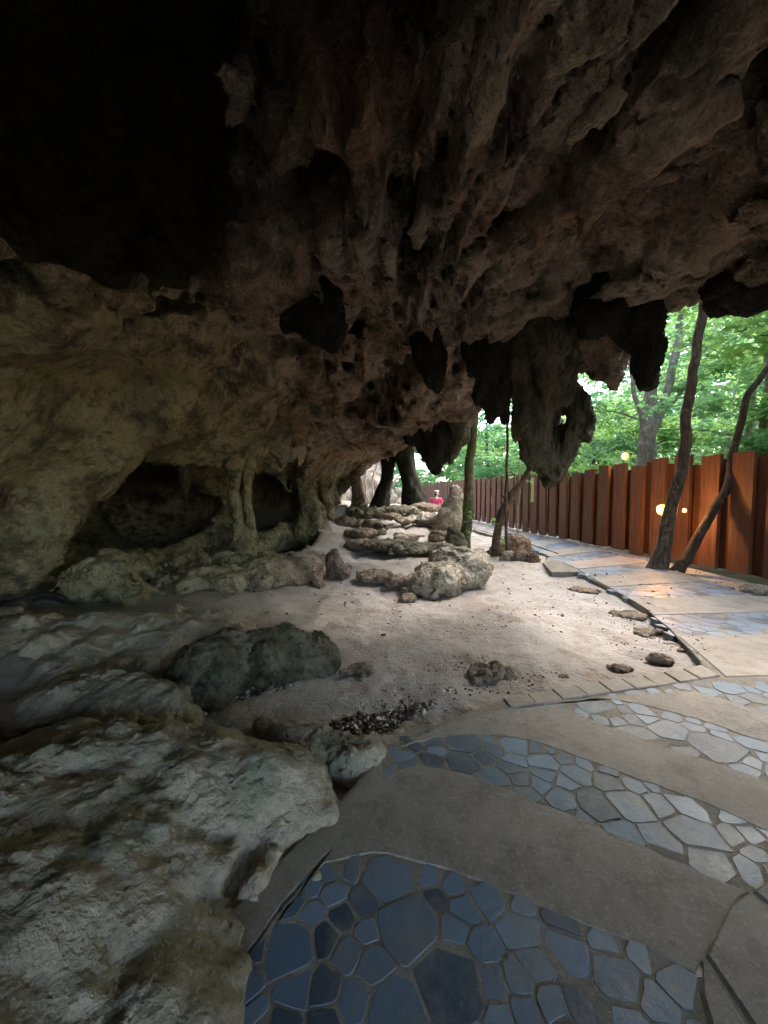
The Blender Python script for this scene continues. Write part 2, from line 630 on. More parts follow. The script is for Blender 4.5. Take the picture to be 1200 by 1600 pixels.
class Blobs:
    """smooth union of ellipsoids and capsule chains; solid where F > 0"""

    def __init__(s):
        s.b = []

    def ell(s, c, r, rz=0.0, k=0.15, tilt=0.0):
        s.b.append(('e', np.array(c, float), np.array(r, float), rz, k, tilt))
        return s

    def chain(s, pts, k=0.1):
        """pts: (x,y,z,r) in metres"""
        for a, b in zip(pts[:-1], pts[1:]):
            s.b.append(('c', np.array(a, float), np.array(b, float), 0, k, 0))
        return s

    def pchain(s, pts, Y, k=0.08):
        """pts: (px, py, rpx[, dY])"""
        q = []
        for p in pts:
            yy = Y + (p[3] if len(p) > 3 else 0)
            w = at(p[0], p[1], yy)
            q.append((*w, p[2] * yy / FPX))
        return s.chain(q, k)

    def bounds(s, pad=0.3):
        lo, hi = [], []
        for t, a, b, *_ in s.b:
            if t == 'e':
                r = max(b)
                rr = np.array([r, r, r])
                lo.append(a - rr)
                hi.append(a + rr)
            else:
                lo += [a[:3] - a[3], b[:3] - b[3]]
                hi += [a[:3] + a[3], b[:3] + b[3]]
        return np.min(lo, 0) - pad, np.max(hi, 0) + pad

    def F(s, P):
        out = None
        for t, a, b, rz, k, tilt in s.b:
            if t == 'e':
                q = P - a
                c, n = math.cos(rz), math.sin(rz)
                x = q[:, 0] * c + q[:, 1] * n
                y = -q[:, 0] * n + q[:, 1] * c
                z = q[:, 2] - tilt * x
                l = np.sqrt((x / b[0]) ** 2 + (y / b[1]) ** 2 + (z / b[2]) ** 2)
                f = (1 - l) * min(b)
            else:
                A, B = a[:3], b[:3]
                ab = B - A
                t_ = np.clip(((P - A) @ ab) / max(ab @ ab, 1e-9), 0, 1)
                f = a[3] + (b[3] - a[3]) * t_ - np.linalg.norm(P - A - t_[:, None] * ab, axis=1)
            out = f if out is None else smax(out, f, k)
        return out


def boulder(name, label, blobs, cell, mat, amp=0.08, freq=2.2, seed=1, base=-0.25, cat='rock', group=None, facets=0.0, parent=None, zsq=1.0, fine_amp=0.012, pad=None):
    lo, hi = blobs.bounds(pad if pad is not None else amp * 1.6 + 0.06)
    if base is not None:
        lo[2] = max(lo[2], base)

    def F(P):
        f = blobs.F(P)
        m = np.abs(f) < amp * 2.6 + 0.1
        Q = P[m] * np.array([1, 1, zsq])
        d = amp * billow(Q * freq, 4, seed, 0.5) + amp * 0.6 * fbm(Q * freq * 0.55, 2, seed + 9)
        if facets:
            f1, f2 = worley(Q * freq * 1.3, seed)
            d = d + facets * (np.clip(f2 - f1, 0, 0.4) - 0.2)
        f[m] += d
        return f
    fine = lambda co, no: fine_amp * (billow(co * freq * 7, 3, seed + 20, 0.6))
    me = box_rock(name, F, lo, hi, cell, mat, fine)
    o = link(name, me, parent)
    if parent is None:
        tag(o, label, cat, group)
    elif label:
        o['label'] = label
    return o


# ---------------------------------------------------------------- the cave: roof, wall and cliff in one solid
YW = [-8, -3, 0, 3, 5, 7, 9, 12, 16, 19, 22, 26]
XW = [-3.4, -3.3, -3.5, -4.1, -4.9, -4.4, -3.3, -2.5, -2.2, -2.6, -3.5, -4.0]
DP = [-3, 0, 0.35, 0.8, 1.4, 2.2, 3.4, 5, 9]
HP = [-4, -0.3, 1.0, 1.75, 2.45, 3.0, 3.45, 3.62, 3.8]
# drip line: x of the roof's open edge by y
YD = [-9, -4, 0, 2.4, 3.3, 4.05, 4.7, 5.1, 5.6, 8.2, 12, 15, 17.5, 19.5, 22]
XD = [8.0, 8.0, 8.0, 7.6, 5.8, 4.15, 3.35, 2.6, 2.05, 1.95, 2.15, 2.0, 1.5, 0.3, -2.5]  # near end, out of view, widened to keep light off the foreground


def cave_coarse(x, y, z):
    xw = np.interp(y, YW, XW)
    d = x - xw
    h = np.interp(d, DP, HP)
    h = h - 0.45 * sstep(1.2, -3.0, y) * 0 + 0.25 * sstep(8, 3, y) * sstep(0, 3, d) * 0
    fz = z - h
    wall = -d * 0.9 + (z - 1.5) * 0.4
    f = fz * 0.75
    # lip: the solid ends at the drip line, leaning outwards above
    xd = np.interp(y, YD, XD)
    lip = (xd - x) * 0.8 + (z - 3.7) * 0.35
    f = smin(f, lip, 0.35)
    f = np.minimum(f, (20.3 - y) * 0.9 + (z - 3) * 0.2)
    f = np.minimum(f, 8.6 - z)
    f = np.minimum(f, x + 12)
    f = np.minimum(f, y + 7.5)
    f = np.minimum(f, z + 1.1)
    return f


cav = Blobs()          # hollows cut into the wall
cav.ell(at(210, 800, 7.3), (1.75, 1.9, 1.25), 0.0, 0.2)
cav.ell(at(290, 795, 8.0), (1.3, 2.1, 1.35), 0.0, 0.2)
cav.ell(at(434, 783, 9.4), (0.8, 2.6, 1.15), 0, 0.1)
cav.ell(at(200, 790, 10.0), (2.2, 2.8, 1.3), 0.0, 0.3)
cav.ell(at(418, 785, 12.6), (1.0, 3.6, 1.4), 0.2, 0.2)
cav.ell(at(345, 815, 8.0), (0.5, 1.0, 0.6), 0, 0.1)
cav.ell(at(532, 752, 14.5), (0.62, 2.2, 1.1), 0, 0.1)
cav.ell(at(486, 765, 12.5), (0.5, 1.6, 1.0), 0, 0.1)
cav.ell(at(474, 655, 7.3), (0.35, 0.9, 0.42), 0, 0.1)
cav.ell(at(652, 350, 3.2), (0.12, 0.4, 0.3), 0, 0.1)
cav.ell(at(520, 235, 2.7), (0.42, 0.07, 0.22), -0.5, 0.1)
cav.ell((-2.6, 2.3, 5.35), (2.1, 2.6, 2.5), 0.2, 0.3)
cav.ell((-2.7, 0.9, 4.3), (1.9, 1.6, 1.9), 0.2, 0.3)
cav.ell((-1.5, 0.95, 4.15), (2.2, 1.45, 1.95), 0.1, 0.3)
cav.ell((1.95, 1.9, 4.3), (0.8, 0.5, 0.9), 0.6, 0.2)
cav.ell(at(130, 830, 6.3), (0.95, 1.3, 0.6), 0.0, 0.2)

lump = Blobs()         # masses hanging from the wall and roof
lump.ell(at(200, 560, 5.1), (1.15, 0.8, 1.1), -0.5, 0.4)
lump.ell(at(125, 690, 4.7), (0.85, 0.6, 0.65), -0.5, 0.4, 0.35)
lump.ell(at(28, 780, 4.5), (0.65, 0.6, 0.7), -0.5, 0.4, 0.3)
lump.ell(at(0, 870, 4.4), (0.75, 0.6, 0.5), -0.5, 0.3)
lump.ell(at(20, 600, 3.9), (0.75, 0.7, 0.5), -0.5, 0.3)
lump.ell(at(370, 610, 7.2), (0.95, 0.8, 0.95), 0, 0.3)
lump.ell(at(450, 670, 8.0), (0.33, 0.35, 0.45), 0, 0.1)
lump.ell(at(560, 665, 10.0), (1.3, 1.6, 0.55), 0, 0.4)
lump.ell(at(650, 640, 8.6), (0.9, 1.2, 0.5), 0, 0.4)
lump.ell(at(690, 600, 7.0), (0.8, 1.0, 0.45), 0, 0.4)
lump.ell(at(640, 480, 5.2), (0.5, 0.6, 0.2), 0.4, 0.2)
lump.ell(at(760, 460, 5.0), (0.6, 0.5, 0.2), 0.4, 0.2)


def strat(P):
    """beds that dip across the roof"""
    u = P @ np.array([0.35, 0.85, 0.30])
    v = P @ np.array([0.9, -0.4, 0.1])
    w = P[:, 2] * 0.7
    return np.stack([u * 2.6, v * 0.7, w], 1)


def cave_F(P):
    x, y, z = P[:, 0], P[:, 1], P[:, 2]
    f = cave_coarse(x, y, z)
    m = (np.abs(f) < 1.6) | ((f > 0) & (z > 2.5) & (z < 8) & (y < 5.5) & (y > -2) & (x > -6) & (x < 3)) | ((f > 0) & (z < 3.2) & (x > -10) & (y > 4.8) & (y < 18))
    Q = P[m]
    g = f[m]
    g = smin(g, -cav.F(Q), 0.12)
    g = smax(g, lump.F(Q), 0.12)
    n = np.abs(g) < 0.62
    W = Q[n] + 0.16 * np.stack([fbm(Q[n] * 0.9 + s, 2, 50 + s) for s in (0, 7, 13)], 1)
    right = sstep(-0.6, 1.4, W[:, 0])
    wall = sstep(-1.2, -2.4, W[:, 0] + 0.25 * (W[:, 1] - 5)) * sstep(3.6, 2.8, W[:, 2])
    calm = 1 - 0.55 * wall
    d = 0.20 * fbm(W * 0.75, 2, 3)
    d += (0.16 - 0.06 * right) * billow(W * 1.25, 3, 11, 0.55) * calm
    d += 0.06 * right * billow(strat(W), 3, 31, 0.5)
    # slabs: each breaks away at its own depth, with open cracks between
    B_ = strat(W) * np.array([0.95, 1.9, 2.6]) * right[:, None] + W * np.array([1.5, 1.5, 1.9]) * (1 - right[:, None])
    f1, f2, c = worley(B_, 5, True)
    e = f2 - f1
    d += ((0.26 + 0.12 * right) * (c - 0.5) * sstep(0.0, 0.13, e) - (0.10 + 0.08 * right) * sstep(0.10, 0.0, e)) * calm
    f1, f2, c = worley((W * np.array([3.6, 3.2, 4.6])) * (1 - right[:, None]) + strat(W) * np.array([2.2, 2.6, 3.6]) * right[:, None] + 4.4, 8, True)
    d += ((0.085 + 0.05 * right) * (c - 0.5) * sstep(0.0, 0.2, f2 - f1) + 0.06 * np.clip(f2 - f1, 0, 0.4)) * calm
    g[n] += d
    f[m] = g
    return f


def build_cave():
    # a grid that is finer near the place where people stand (log-spaced in distance)
    th_f = np.arange(-0.84, 0.841, 0.0155)
    rear = np.concatenate([np.geomspace(0.9, math.pi, 62)])
    th = np.concatenate([-rear[::-1], th_f, rear]).astype(np.float32)
    ph = np.concatenate([np.arange(-0.70, 1.05, 0.0152), np.arange(1.05, 1.56, 0.028)]).astype(np.float32)
    rr = np.exp(np.arange(math.log(1.0), math.log(27), 0.0182)).astype(np.float32)
    V = np.empty((len(th), len(ph), len(rr)), np.float32)
    cph, sph = np.cos(ph), np.sin(ph)
    CH = 24
    for a in range(0, len(th), CH):
        T = th[a:a + CH]
        st, ct = np.sin(T), np.cos(T)
        X = st[:, None, None] * cph[None, :, None] * rr[None, None, :]
        Yy = ct[:, None, None] * cph[None, :, None] * rr[None, None, :]
        Z = CAM_Z + np.ones_like(st)[:, None, None] * sph[None, :, None] * rr[None, None, :]
        P = np.stack([X, Yy, Z], -1).reshape(-1, 3)
        V[a:a + CH] = cave_F(P).reshape(X.shape)
    V[0], V[-1], V[:, 0], V[:, -1], V[:, :, 0], V[:, :, -1] = (-1e-3,) * 6
    P, Q = surface_nets(V)
    T = np.interp(P[:, 0], np.arange(len(th)), th)
    H = np.interp(P[:, 1], np.arange(len(ph)), ph)
    L = np.interp(P[:, 2], np.arange(len(rr)), rr)
    W = np.stack([np.sin(T) * np.cos(H) * L, np.cos(T) * np.cos(H) * L, CAM_Z + np.sin(H) * L], 1)
    lab = np.arange(len(W))
    for _ in range(200):                      # drop crumbs that hang free in the air
        m = lab[Q].min(1)
        new = lab.copy()
        np.minimum.at(new, Q.ravel(), np.repeat(m, 4))
        new = new[new]
        if (new == lab).all():
            break
        lab = new
    Q = Q[lab[Q[:, 0]] == np.bincount(lab).argmax()]
    C = W[Q].mean(1)
    outer = ((C[:, 2] > 8.1) | (C[:, 0] < -11.4) | (C[:, 1] < -6.7) | (C[:, 1] > 20.3)
             | ((C[:, 2] > 5.0) & (C[:, 0] > np.interp(C[:, 1], YD, XD) - 0.2)) | (C[:, 2] < -0.6) | ((C[:, 1] < -1.5)))

    def part_mesh(q, name):
        u, inv = np.unique(q, return_inverse=True)
        return mesh_from(name, W[u], inv.reshape(-1, 4), M['cave'])
    me = part_mesh(Q[~outer], 'cave_roof')

    def fine(co, no):
        k = np.clip(np.linalg.norm(co - np.array([0, 0, CAM_Z]), axis=1) / 6, 0.5, 1.6)
        a = billow(co * 6.5, 3, 71, 0.6) * 0.019 + fbm(co * 19, 2, 81) * 0.010
        return a * k
    me = refine(me, fine)
    # the outer shell that nobody stands near stays as coarse as it came, joined to the rest
    a, _ = verts_normals(me)
    qa = np.empty(len(me.loops), np.int32)
    me.loops.foreach_get('vertex_index', qa)
    u, inv = np.unique(Q[outer], return_inverse=True)
    return mesh_from('cave_roof', np.concatenate([a, W[u]]), np.concatenate([qa.reshape(-1, 4), inv.reshape(-1, 4) + len(a)]), M['cave'])


cave = link('cave_roof', build_cave())
tag(cave, kind='structure')


def drip(label, blobs, mat, cell=0.032, seed=1, amp=0.075, freq=3.6, name='stalactite', zsq=0.42):
    o = boulder(name, label, blobs, cell, mat, amp, freq, seed, base=None, parent=cave, zsq=zsq, fine_amp=0.012)
    return o


B = Blobs
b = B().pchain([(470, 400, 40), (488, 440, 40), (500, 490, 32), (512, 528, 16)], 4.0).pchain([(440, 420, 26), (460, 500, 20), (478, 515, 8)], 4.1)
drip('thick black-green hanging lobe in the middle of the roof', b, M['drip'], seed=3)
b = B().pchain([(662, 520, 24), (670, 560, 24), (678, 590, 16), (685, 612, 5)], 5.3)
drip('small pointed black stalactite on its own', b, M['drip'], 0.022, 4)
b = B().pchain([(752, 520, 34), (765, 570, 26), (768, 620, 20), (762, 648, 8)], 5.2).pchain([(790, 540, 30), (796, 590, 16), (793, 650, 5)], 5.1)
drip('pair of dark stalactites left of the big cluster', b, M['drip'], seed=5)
b = (B().pchain([(830, 480, 55), (850, 540, 55), (845, 600, 34), (838, 660, 24), (848, 715, 20), (862, 738, 17)], 5.1)
     .pchain([(872, 530, 40), (872, 590, 24), (895, 632, 17), (900, 670, 15), (886, 710, 12), (862, 735, 13)], 5.1)
     .pchain([(860, 640, 20), (866, 680, 15), (866, 715, 15)], 5.3)
     .pchain([(892, 615, 14), (920, 654, 8), (914, 682, 8)], 5.0)
     .pchain([(905, 510, 40), (912, 545, 20), (905, 575, 8)], 5.0))
drip('largest hanging cluster, looped with a hollow in its lower half', b, M['drip_pale'], seed=6, amp=0.08)
b = B().pchain([(935, 500, 55), (948, 555, 24), (952, 590, 13), (955, 606, 5)], 4.9).pchain([(910, 545, 28), (925, 585, 8)], 4.9)
drip('brown stalactite with a blunt tip beside the forest gap', b, M['cave'], seed=7)
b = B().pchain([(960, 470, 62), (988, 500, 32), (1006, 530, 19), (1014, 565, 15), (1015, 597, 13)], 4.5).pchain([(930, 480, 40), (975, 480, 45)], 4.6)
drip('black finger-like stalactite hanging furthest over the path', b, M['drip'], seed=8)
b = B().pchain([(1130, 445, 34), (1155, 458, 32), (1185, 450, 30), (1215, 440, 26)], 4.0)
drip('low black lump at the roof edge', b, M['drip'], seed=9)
b = B().pchain([(1040, 452, 30), (1095, 428, 38), (1145, 425, 40)], 4.35)
drip('brown rock lip closing the roof edge above the two fence-side trunks', b, M['cave'], seed=29)
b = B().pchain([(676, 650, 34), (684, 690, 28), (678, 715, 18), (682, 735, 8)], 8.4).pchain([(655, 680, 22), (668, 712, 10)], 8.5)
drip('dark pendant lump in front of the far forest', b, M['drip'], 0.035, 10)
b = B().pchain([(710, 640, 26), (718, 680, 12), (712, 700, 8), (704, 722, 5)], 8.2).pchain([(726, 640, 18), (722, 690, 8)], 8.2)
drip('thin crooked stalactite next to the mossy tree', b, M['drip_pale'], 0.03, 11, 0.035)
b = B().pchain([(438, 650, 14), (445, 690, 22), (440, 725, 10)], 7.2).pchain([(455, 665, 14), (468, 700, 12), (470, 722, 6)], 7.2)
drip('pale flowstone lobe on the wall', b, M['cave'], 0.03, 12)
for lab, pts, Y, sd, mt, am in (
    ('narrow dark column with a waist', [(596, 670, 20), (606, 715, 12), (606, 745, 9), (598, 775, 12), (590, 805, 20)], 16.5, 13, 'drip', 0.05),
    ('thickest dark column, leaning slightly', [(622, 665, 26), (632, 715, 14), (640, 750, 13), (648, 785, 20), (655, 815, 30)], 16.0, 14, 'drip', 0.06),
    ('column between two black hollows', [(478, 690, 24), (470, 730, 10), (480, 770, 11), (488, 800, 18), (490, 830, 24)], 11.0, 15, 'cave', 0.07),
    ('ribbed column at the mouth of the wide hollow', [(368, 690, 30), (364, 735, 13), (366, 780, 7), (374, 825, 9), (384, 870, 18)], 7.6, 16, 'cave', 0.05),
    (None, [(392, 690, 20), (390, 745, 8), (388, 790, 5), (392, 850, 11)], 7.8, 17, 'cave', 0.05),
    (None, [(293, 700, 24), (290, 750, 9), (291, 785, 3)], 6.9, 18, 'drip_pale', 0.05),
    (None, [(512, 690, 18), (508, 740, 5), (510, 790, 8), (514, 815, 14)], 12.5, 19, 'cave', 0.05),
    (None, [(560, 690, 18), (556, 730, 6), (560, 780, 10), (560, 810, 16)], 17.0, 20, 'cave', 0.06),
):
    drip(lab, B().pchain(pts, Y), M[mt], 0.048 if Y < 12 else 0.075, sd, am, 3.0, 'rock_column')

# ---------------------------------------------------------------- ground sheets
def sheet(name, X, Y, Z, mat):
    n, m = X.shape
    P = np.stack([X, Y, Z], -1).reshape(-1, 3)
    i = np.arange(n * m).reshape(n, m)
    Q = np.stack([i[:-1, :-1], i[1:, :-1], i[1:, 1:], i[:-1, 1:]], -1).reshape(-1, 4)
    return mesh_from(name, P, Q, mat)


g = np.concatenate([-np.geomspace(300, 2, 26), np.linspace(-1.6, 1.6, 5), np.geomspace(2, 300, 26)])
GX, GY = np.meshgrid(g + 6, g + 14, indexing='ij')
GZ = -0.12 + 0.05 * fbm(np.stack([GX.ravel() * .4, GY.ravel() * .4, GX.ravel() * 0], 1), 2, 4).reshape(GX.shape)
ground = link('ground', sheet('ground', GX, GY, GZ, M['soil']))
tag(ground, kind='structure')


def cave_floor():
    ys = np.concatenate([np.arange(-6, 0.6, 0.25), np.exp(np.arange(math.log(0.6), math.log(27), 0.0105))])
    u = np.concatenate([np.arange(-9, -1.2, 0.12), np.arange(-1.2, 1.05, 0.0088), np.arange(1.05, 4, 0.2)])
    U, Yy = np.meshgrid(u, ys, indexing='ij')
    s = np.maximum(Yy, 1.2)
    X = np.clip(U * s, -9, 6.3)
    z = floor_h(X, Yy)
    P = np.stack([X.ravel(), Yy.ravel(), np.zeros(X.size)], 1)
    n = 0.10 * fbm(P * 0.7, 3, 7) + 0.045 * fbm(P * 3, 4, 17, .65)
    d = billow(P * 1.1 + 3, 3, 27)
    rough = 0.10 * np.clip(d, 0, 1) * (0.35 + 0.65 * sstep(0.2, -1.8, P[:, 0]))
    # low broken ledges across the back of the floor
    q = P.copy()
    q[:, 1] = q[:, 1] * 1.0
    l1, l2 = worley(q * np.array([0.9, 0.8, 1.0]) + 0.15 * fbm(P * 2, 2, 3)[:, None], 12)
    led = 0.07 * sstep(0.02, 0.12, l2 - l1) * sstep(7.5, 10, P[:, 1]) * sstep(2.4, 1.4, P[:, 0])
    z = z + (n + rough + led).reshape(X.shape) * sstep(4.6, 3.0, X) - 0.02
    for t_, c_, r_, rz_, _k, _t in cav.b[:8]:
        q_ = ((X - c_[0]) / (r_[0] * 1.05)) ** 2 + ((Yy - c_[1]) / (r_[1] * 1.0)) ** 2
        z = z - 0.75 * sstep(1.0, 0.75, q_) * (z > -0.3)
    # sink below the paved path
    z = np.where(in_path(X, Yy, 0.06), np.minimum(z, -0.03), z)
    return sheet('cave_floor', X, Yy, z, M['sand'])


# ---------------------------------------------------------------- the path
PZ = 0.05
EDGE_PX = [(190, 1600), (295, 1500), (380, 1400), (470, 1310), (555, 1225), (600, 1165), (690, 1128), (785, 1092), (880, 1073), (1000, 1056),
           (1097, 1038), (1050, 985), (1000, 945), (945, 915), (903, 893), (862, 893), (848, 878), (862, 868), (820, 852), (780, 840), (735, 826), (700, 812)]
FAR_PX = [(704, 806), (740, 816), (800, 829), (900, 850), (960, 866), (1060, 893), (1130, 915), (1200, 940)]
edge = [tuple(ground_at(x, y, PZ)[:2]) for x, y in EDGE_PX]
far = [tuple(ground_at(x, y, PZ)[:2]) for x, y in FAR_PX]
e0 = edge[0]
PATH = [(-0.9, -1.0), (-1.3, -6.0)][::-1] + edge + far + [(5.9, 4.0), (6.2, 2), (6.2, -6.0)]
PA = np.array(PATH)


def in_path(X, Y, grow=0.0):
    X, Y = np.asarray(X), np.asarray(Y)
    ins = np.zeros(X.shape, bool)
    n = len(PA)
    dmin = np.full(X.shape, 1e9)
    for i in range(n):
        x1, y1 = PA[i]
        x2, y2 = PA[(i + 1) % n]
        c = ((y1 > Y) != (y2 > Y)) & (X < (x2 - x1) * (Y - y1) / (y2 - y1 + 1e-12) + x1)
        ins ^= c
        dx, dy = x2 - x1, y2 - y1
        t = np.clip(((X - x1) * dx + (Y - y1) * dy) / (dx * dx + dy * dy + 1e-12), 0, 1)
        dmin = np.minimum(dmin, np.hypot(X - x1 - t * dx, Y - y1 - t * dy))
    return ins & (dmin > grow)


def poly_prism(name, pts, z0, z1, mat, bevel=0.0, tilt=(0, 0), inset_only=False):
    """a flat piece with the outline pts, its upper rim rounded off"""
    pts = np.array(pts, float)
    n = len(pts)
    c = pts.mean(0)
    area = 0.5 * np.sum(pts[:, 0] * np.roll(pts[:, 1], -1) - np.roll(pts[:, 0], -1) * pts[:, 1])
    if area < 0:
        pts = pts[::-1]

    def zt(p):
        return z1 + (p[0] - c[0]) * tilt[0] + (p[1] - c[1]) * tilt[1]
    V, Fc = [], []
    rings = [(0, None)] + ([(0, -bevel), (bevel, 0.0)] if bevel else [(0, 0.0)])
    for ins, dz in rings:
        for i in range(n):
            p = pts[i]
            if ins:
                a, b_ = pts[i] - pts[i - 1], pts[(i + 1) % n] - pts[i]
                na = np.array([-a[1], a[0]]) / (np.hypot(*a) + 1e-9)
                nb = np.array([-b_[1], b_[0]]) / (np.hypot(*b_) + 1e-9)
                m = na + nb
                m = m / (np.hypot(*m) + 1e-9)
                p = p + m * ins * 1.2
            V.append((p[0], p[1], z0 if dz is None else zt(p) + dz))
    for r in range(len(rings) - 1):
        for i in range(n):
            j = (i + 1) % n
            Fc.append((r * n + i, r * n + j, (r + 1) * n + j, (r + 1) * n + i))
    k = (len(rings) - 1) * n
    Fc.append(tuple(range(k, k + n)))
    me = bpy.data.meshes.new(name)
    me.from_pydata(V, [], Fc)
    me.materials.append(mat)
    return me


path = link('path', poly_prism('path', PATH, -0.1, PZ - 0.0055, M['mortar']))
tag(path, kind='structure')
floor_o = link('cave_floor', cave_floor())
tag(floor_o, kind='structure')


def clip_poly(poly, nx, ny, d):
    """keep the side where nx*x+ny*y <= d"""
    out = []
    for i in range(len(poly)):
        a, b_ = poly[i], poly[(i + 1) % len(poly)]
        da, db = nx * a[0] + ny * a[1] - d, nx * b_[0] + ny * b_[1] - d
        if da <= 0:
            out.append(a)
        if (da < 0) != (db < 0) and abs(da - db) > 1e-12:
            t = da / (da - db)
            out.append((a[0] + (b_[0] - a[0]) * t, a[1] + (b_[1] - a[1]) * t))
    return out


def pgnd(l):
    return [tuple(ground_at(x, y, PZ)[:2]) for x, y in l]


def lerp_line(pts, n):
    """n points evenly along a polyline"""
    p = np.array(pts)
    s = np.concatenate([[0], np.cumsum(np.hypot(*np.diff(p, axis=0).T))])
    q = np.linspace(0, s[-1], n)
    return np.stack([np.interp(q, s, p[:, 0]), np.interp(q, s, p[:, 1])], 1)


# the lines that part stone bands from concrete, each from the cave side to the fence side (metres)
def ext(l, more):
    return pgnd(l) + more


lines = [
    ext([(330, 1600), (370, 1600)], [(0.2, 0.85), (0.95, 0.75)]),                                                      # 0 near end of band 1
    ext([(385, 1500), (440, 1420), (500, 1350), (590, 1328), (700, 1358), (817, 1403), (933, 1451), (1040, 1490), (1085, 1520)], []),     # 1
    ext([(600, 1215), (650, 1190), (742, 1212), (843, 1252), (943, 1293), (1053, 1343), (1165, 1392)], []),                 # 2
    ext([(628, 1166), (700, 1146), (815, 1150), (907, 1183), (1017, 1224), (1108, 1256), (1200, 1297)], [(2.0, 1.52)]),        # 3
    ext([(800, 1108), (870, 1100), (943, 1132), (1053, 1171), (1136, 1197), (1200, 1220)], [(2.7, 1.6)]),      # 4
    ext([(850, 1100), (900, 1091), (971, 1093), (1090, 1122), (1200, 1162)], [(3.2, 1.85)]),     # 5
    ext([(985, 1083), (1090, 1079), (1200, 1114)], [(3.9, 2.2)]),                    # 6
    ext([(1060, 1071), (1131, 1062), (1200, 1077)], [(4.6, 2.7)]),                 # 7
]
band_pairs = [(0, 1), (2, 3), (4, 5), (6, 7)]
slab_pairs = [(1, 2), (3, 4), (5, 6)]


def band_poly(a, b_):
    return [tuple(p) for p in lerp_line(a, 14)] + [tuple(p) for p in lerp_line(b_, 14)[::-1]]


rng = random.Random(5)


def rough(pl):
    """worn, slightly wandering edges"""
    out = []
    for i in range(len(pl)):
        a, b_ = np.array(pl[i]), np.array(pl[(i + 1) % len(pl)])
        n = max(1, int(np.hypot(*(b_ - a)) / .045))
        for k in range(n):
            p = a + (b_ - a) * k / n
            out.append(tuple(p + np.array([rng.gauss(0, .0035), rng.gauss(0, .0035)])))
    return out


stone_n = 0


def point_in(poly, x, y):
    c = False
    for i in range(len(poly)):
        x1, y1 = poly[i]
        x2, y2 = poly[i - 1]
        if (y1 > y) != (y2 > y) and x < (x2 - x1) * (y - y1) / (y2 - y1) + x1:
            c = not c
    return c


def scatter_stones(poly, size, seed, name='paving_stone'):
    """irregular flagstones: cells round jittered seeds, each trimmed, rounded and set at its own tilt"""
    global stone_n
    r = random.Random(seed)
    P = np.array(poly)
    lo, hi = P.min(0), P.max(0)
    seeds = []
    for _ in range(9000):
        x, y = r.uniform(lo[0], hi[0]), r.uniform(lo[1], hi[1])
        d = size * r.choice((.5, .7, .9, 1.1, 1.3)) * r.uniform(.9, 1.1)
        if point_in(poly, x, y) and all((x - a) ** 2 + (y - b_) ** 2 > ((d + e) / 2) ** 2 for a, b_, e in seeds):
            seeds.append((x, y, d))
    for i, (x, y, d) in enumerate(seeds):
        c = [(x - size, y - size), (x + size, y - size), (x + size, y + size), (x - size, y + size)]
        for j, (a, b_, e) in enumerate(seeds):
            if j == i or (a - x) ** 2 + (b_ - y) ** 2 > 9 * size * size:
                continue
            dx, dy = a - x, b_ - y
            L = math.hypot(dx, dy)
            gap = 0.003 + 0.006 * r.random()
            w = L / 2 * (2 * d / (d + e)) - gap
            c = clip_poly(c, dx / L, dy / L, (x * dx + y * dy) / L + w)
            if len(c) < 3:
                break
        if len(c) < 3:
            continue
        q = []
        for k in range(len(c)):               # cut every corner
            a, b_ = np.array(c[k]), np.array(c[(k + 1) % len(c)])
            q += [a + (b_ - a) * r.uniform(.03, .13), a + (b_ - a) * r.uniform(.87, .97)]
        w_ = []
        for k in range(len(q)):
            a, b_ = q[k], q[(k + 1) % len(q)]
            w_.append(a)
            if math.hypot(*(b_ - a)) > .03:
                w_.append((a + b_) / 2 + np.array([r.gauss(0, .0028), r.gauss(0, .0028)]))
        q = w_
        ctr = np.mean(q, 0)
        ok = []
        for p in q:
            for t in (1, .85, .7, .5, .3):
                s = ctr + (p - ctr) * t
                if point_in(poly, s[0], s[1]):
                    break
            ok.append(s)
        a = 0.5 * abs(sum(ok[k - 1][0] * ok[k][1] - ok[k][0] * ok[k - 1][1] for k in range(len(ok))))
        if a < size * size * 0.10:
            continue
        tl = (r.gauss(0, .011), r.gauss(0, .011))
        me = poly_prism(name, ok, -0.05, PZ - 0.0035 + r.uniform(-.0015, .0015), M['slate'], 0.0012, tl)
        for p_ in me.polygons:
            p_.use_smooth = False
        link(name, me, path)
        stone_n += 1


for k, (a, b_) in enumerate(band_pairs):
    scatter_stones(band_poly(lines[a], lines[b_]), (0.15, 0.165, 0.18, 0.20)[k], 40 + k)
for a, b_ in slab_pairs:
    pl = band_poly(np.array(lines[a]), np.array(lines[b_]))
    if a == 3:
        pl = [tuple(p) for p in lerp_line(lines[3], 14)] + [tuple(p) for p in lerp_line(lines[4], 14)[::-1]] + pgnd([(790, 1107), (692, 1131)])
    me = poly_prism('concrete_slab', rough(pl), -0.05, PZ - 0.0005, M['concrete'], 0.004)
    link('concrete_slab', me, path)

# margin of concrete between the rock and band 1
me = poly_prism('concrete_slab', rough(pgnd([(195, 1598), (298, 1501), (383, 1401), (473, 1311), (557, 1227), (592, 1180), (603, 1214), (560, 1290), (500, 1343), (440, 1412), (382, 1492), (345, 1560), (325, 1598)])),
                -0.05, PZ - 0.001, M['concrete'], 0.006)
link('concrete_slab', me, path)
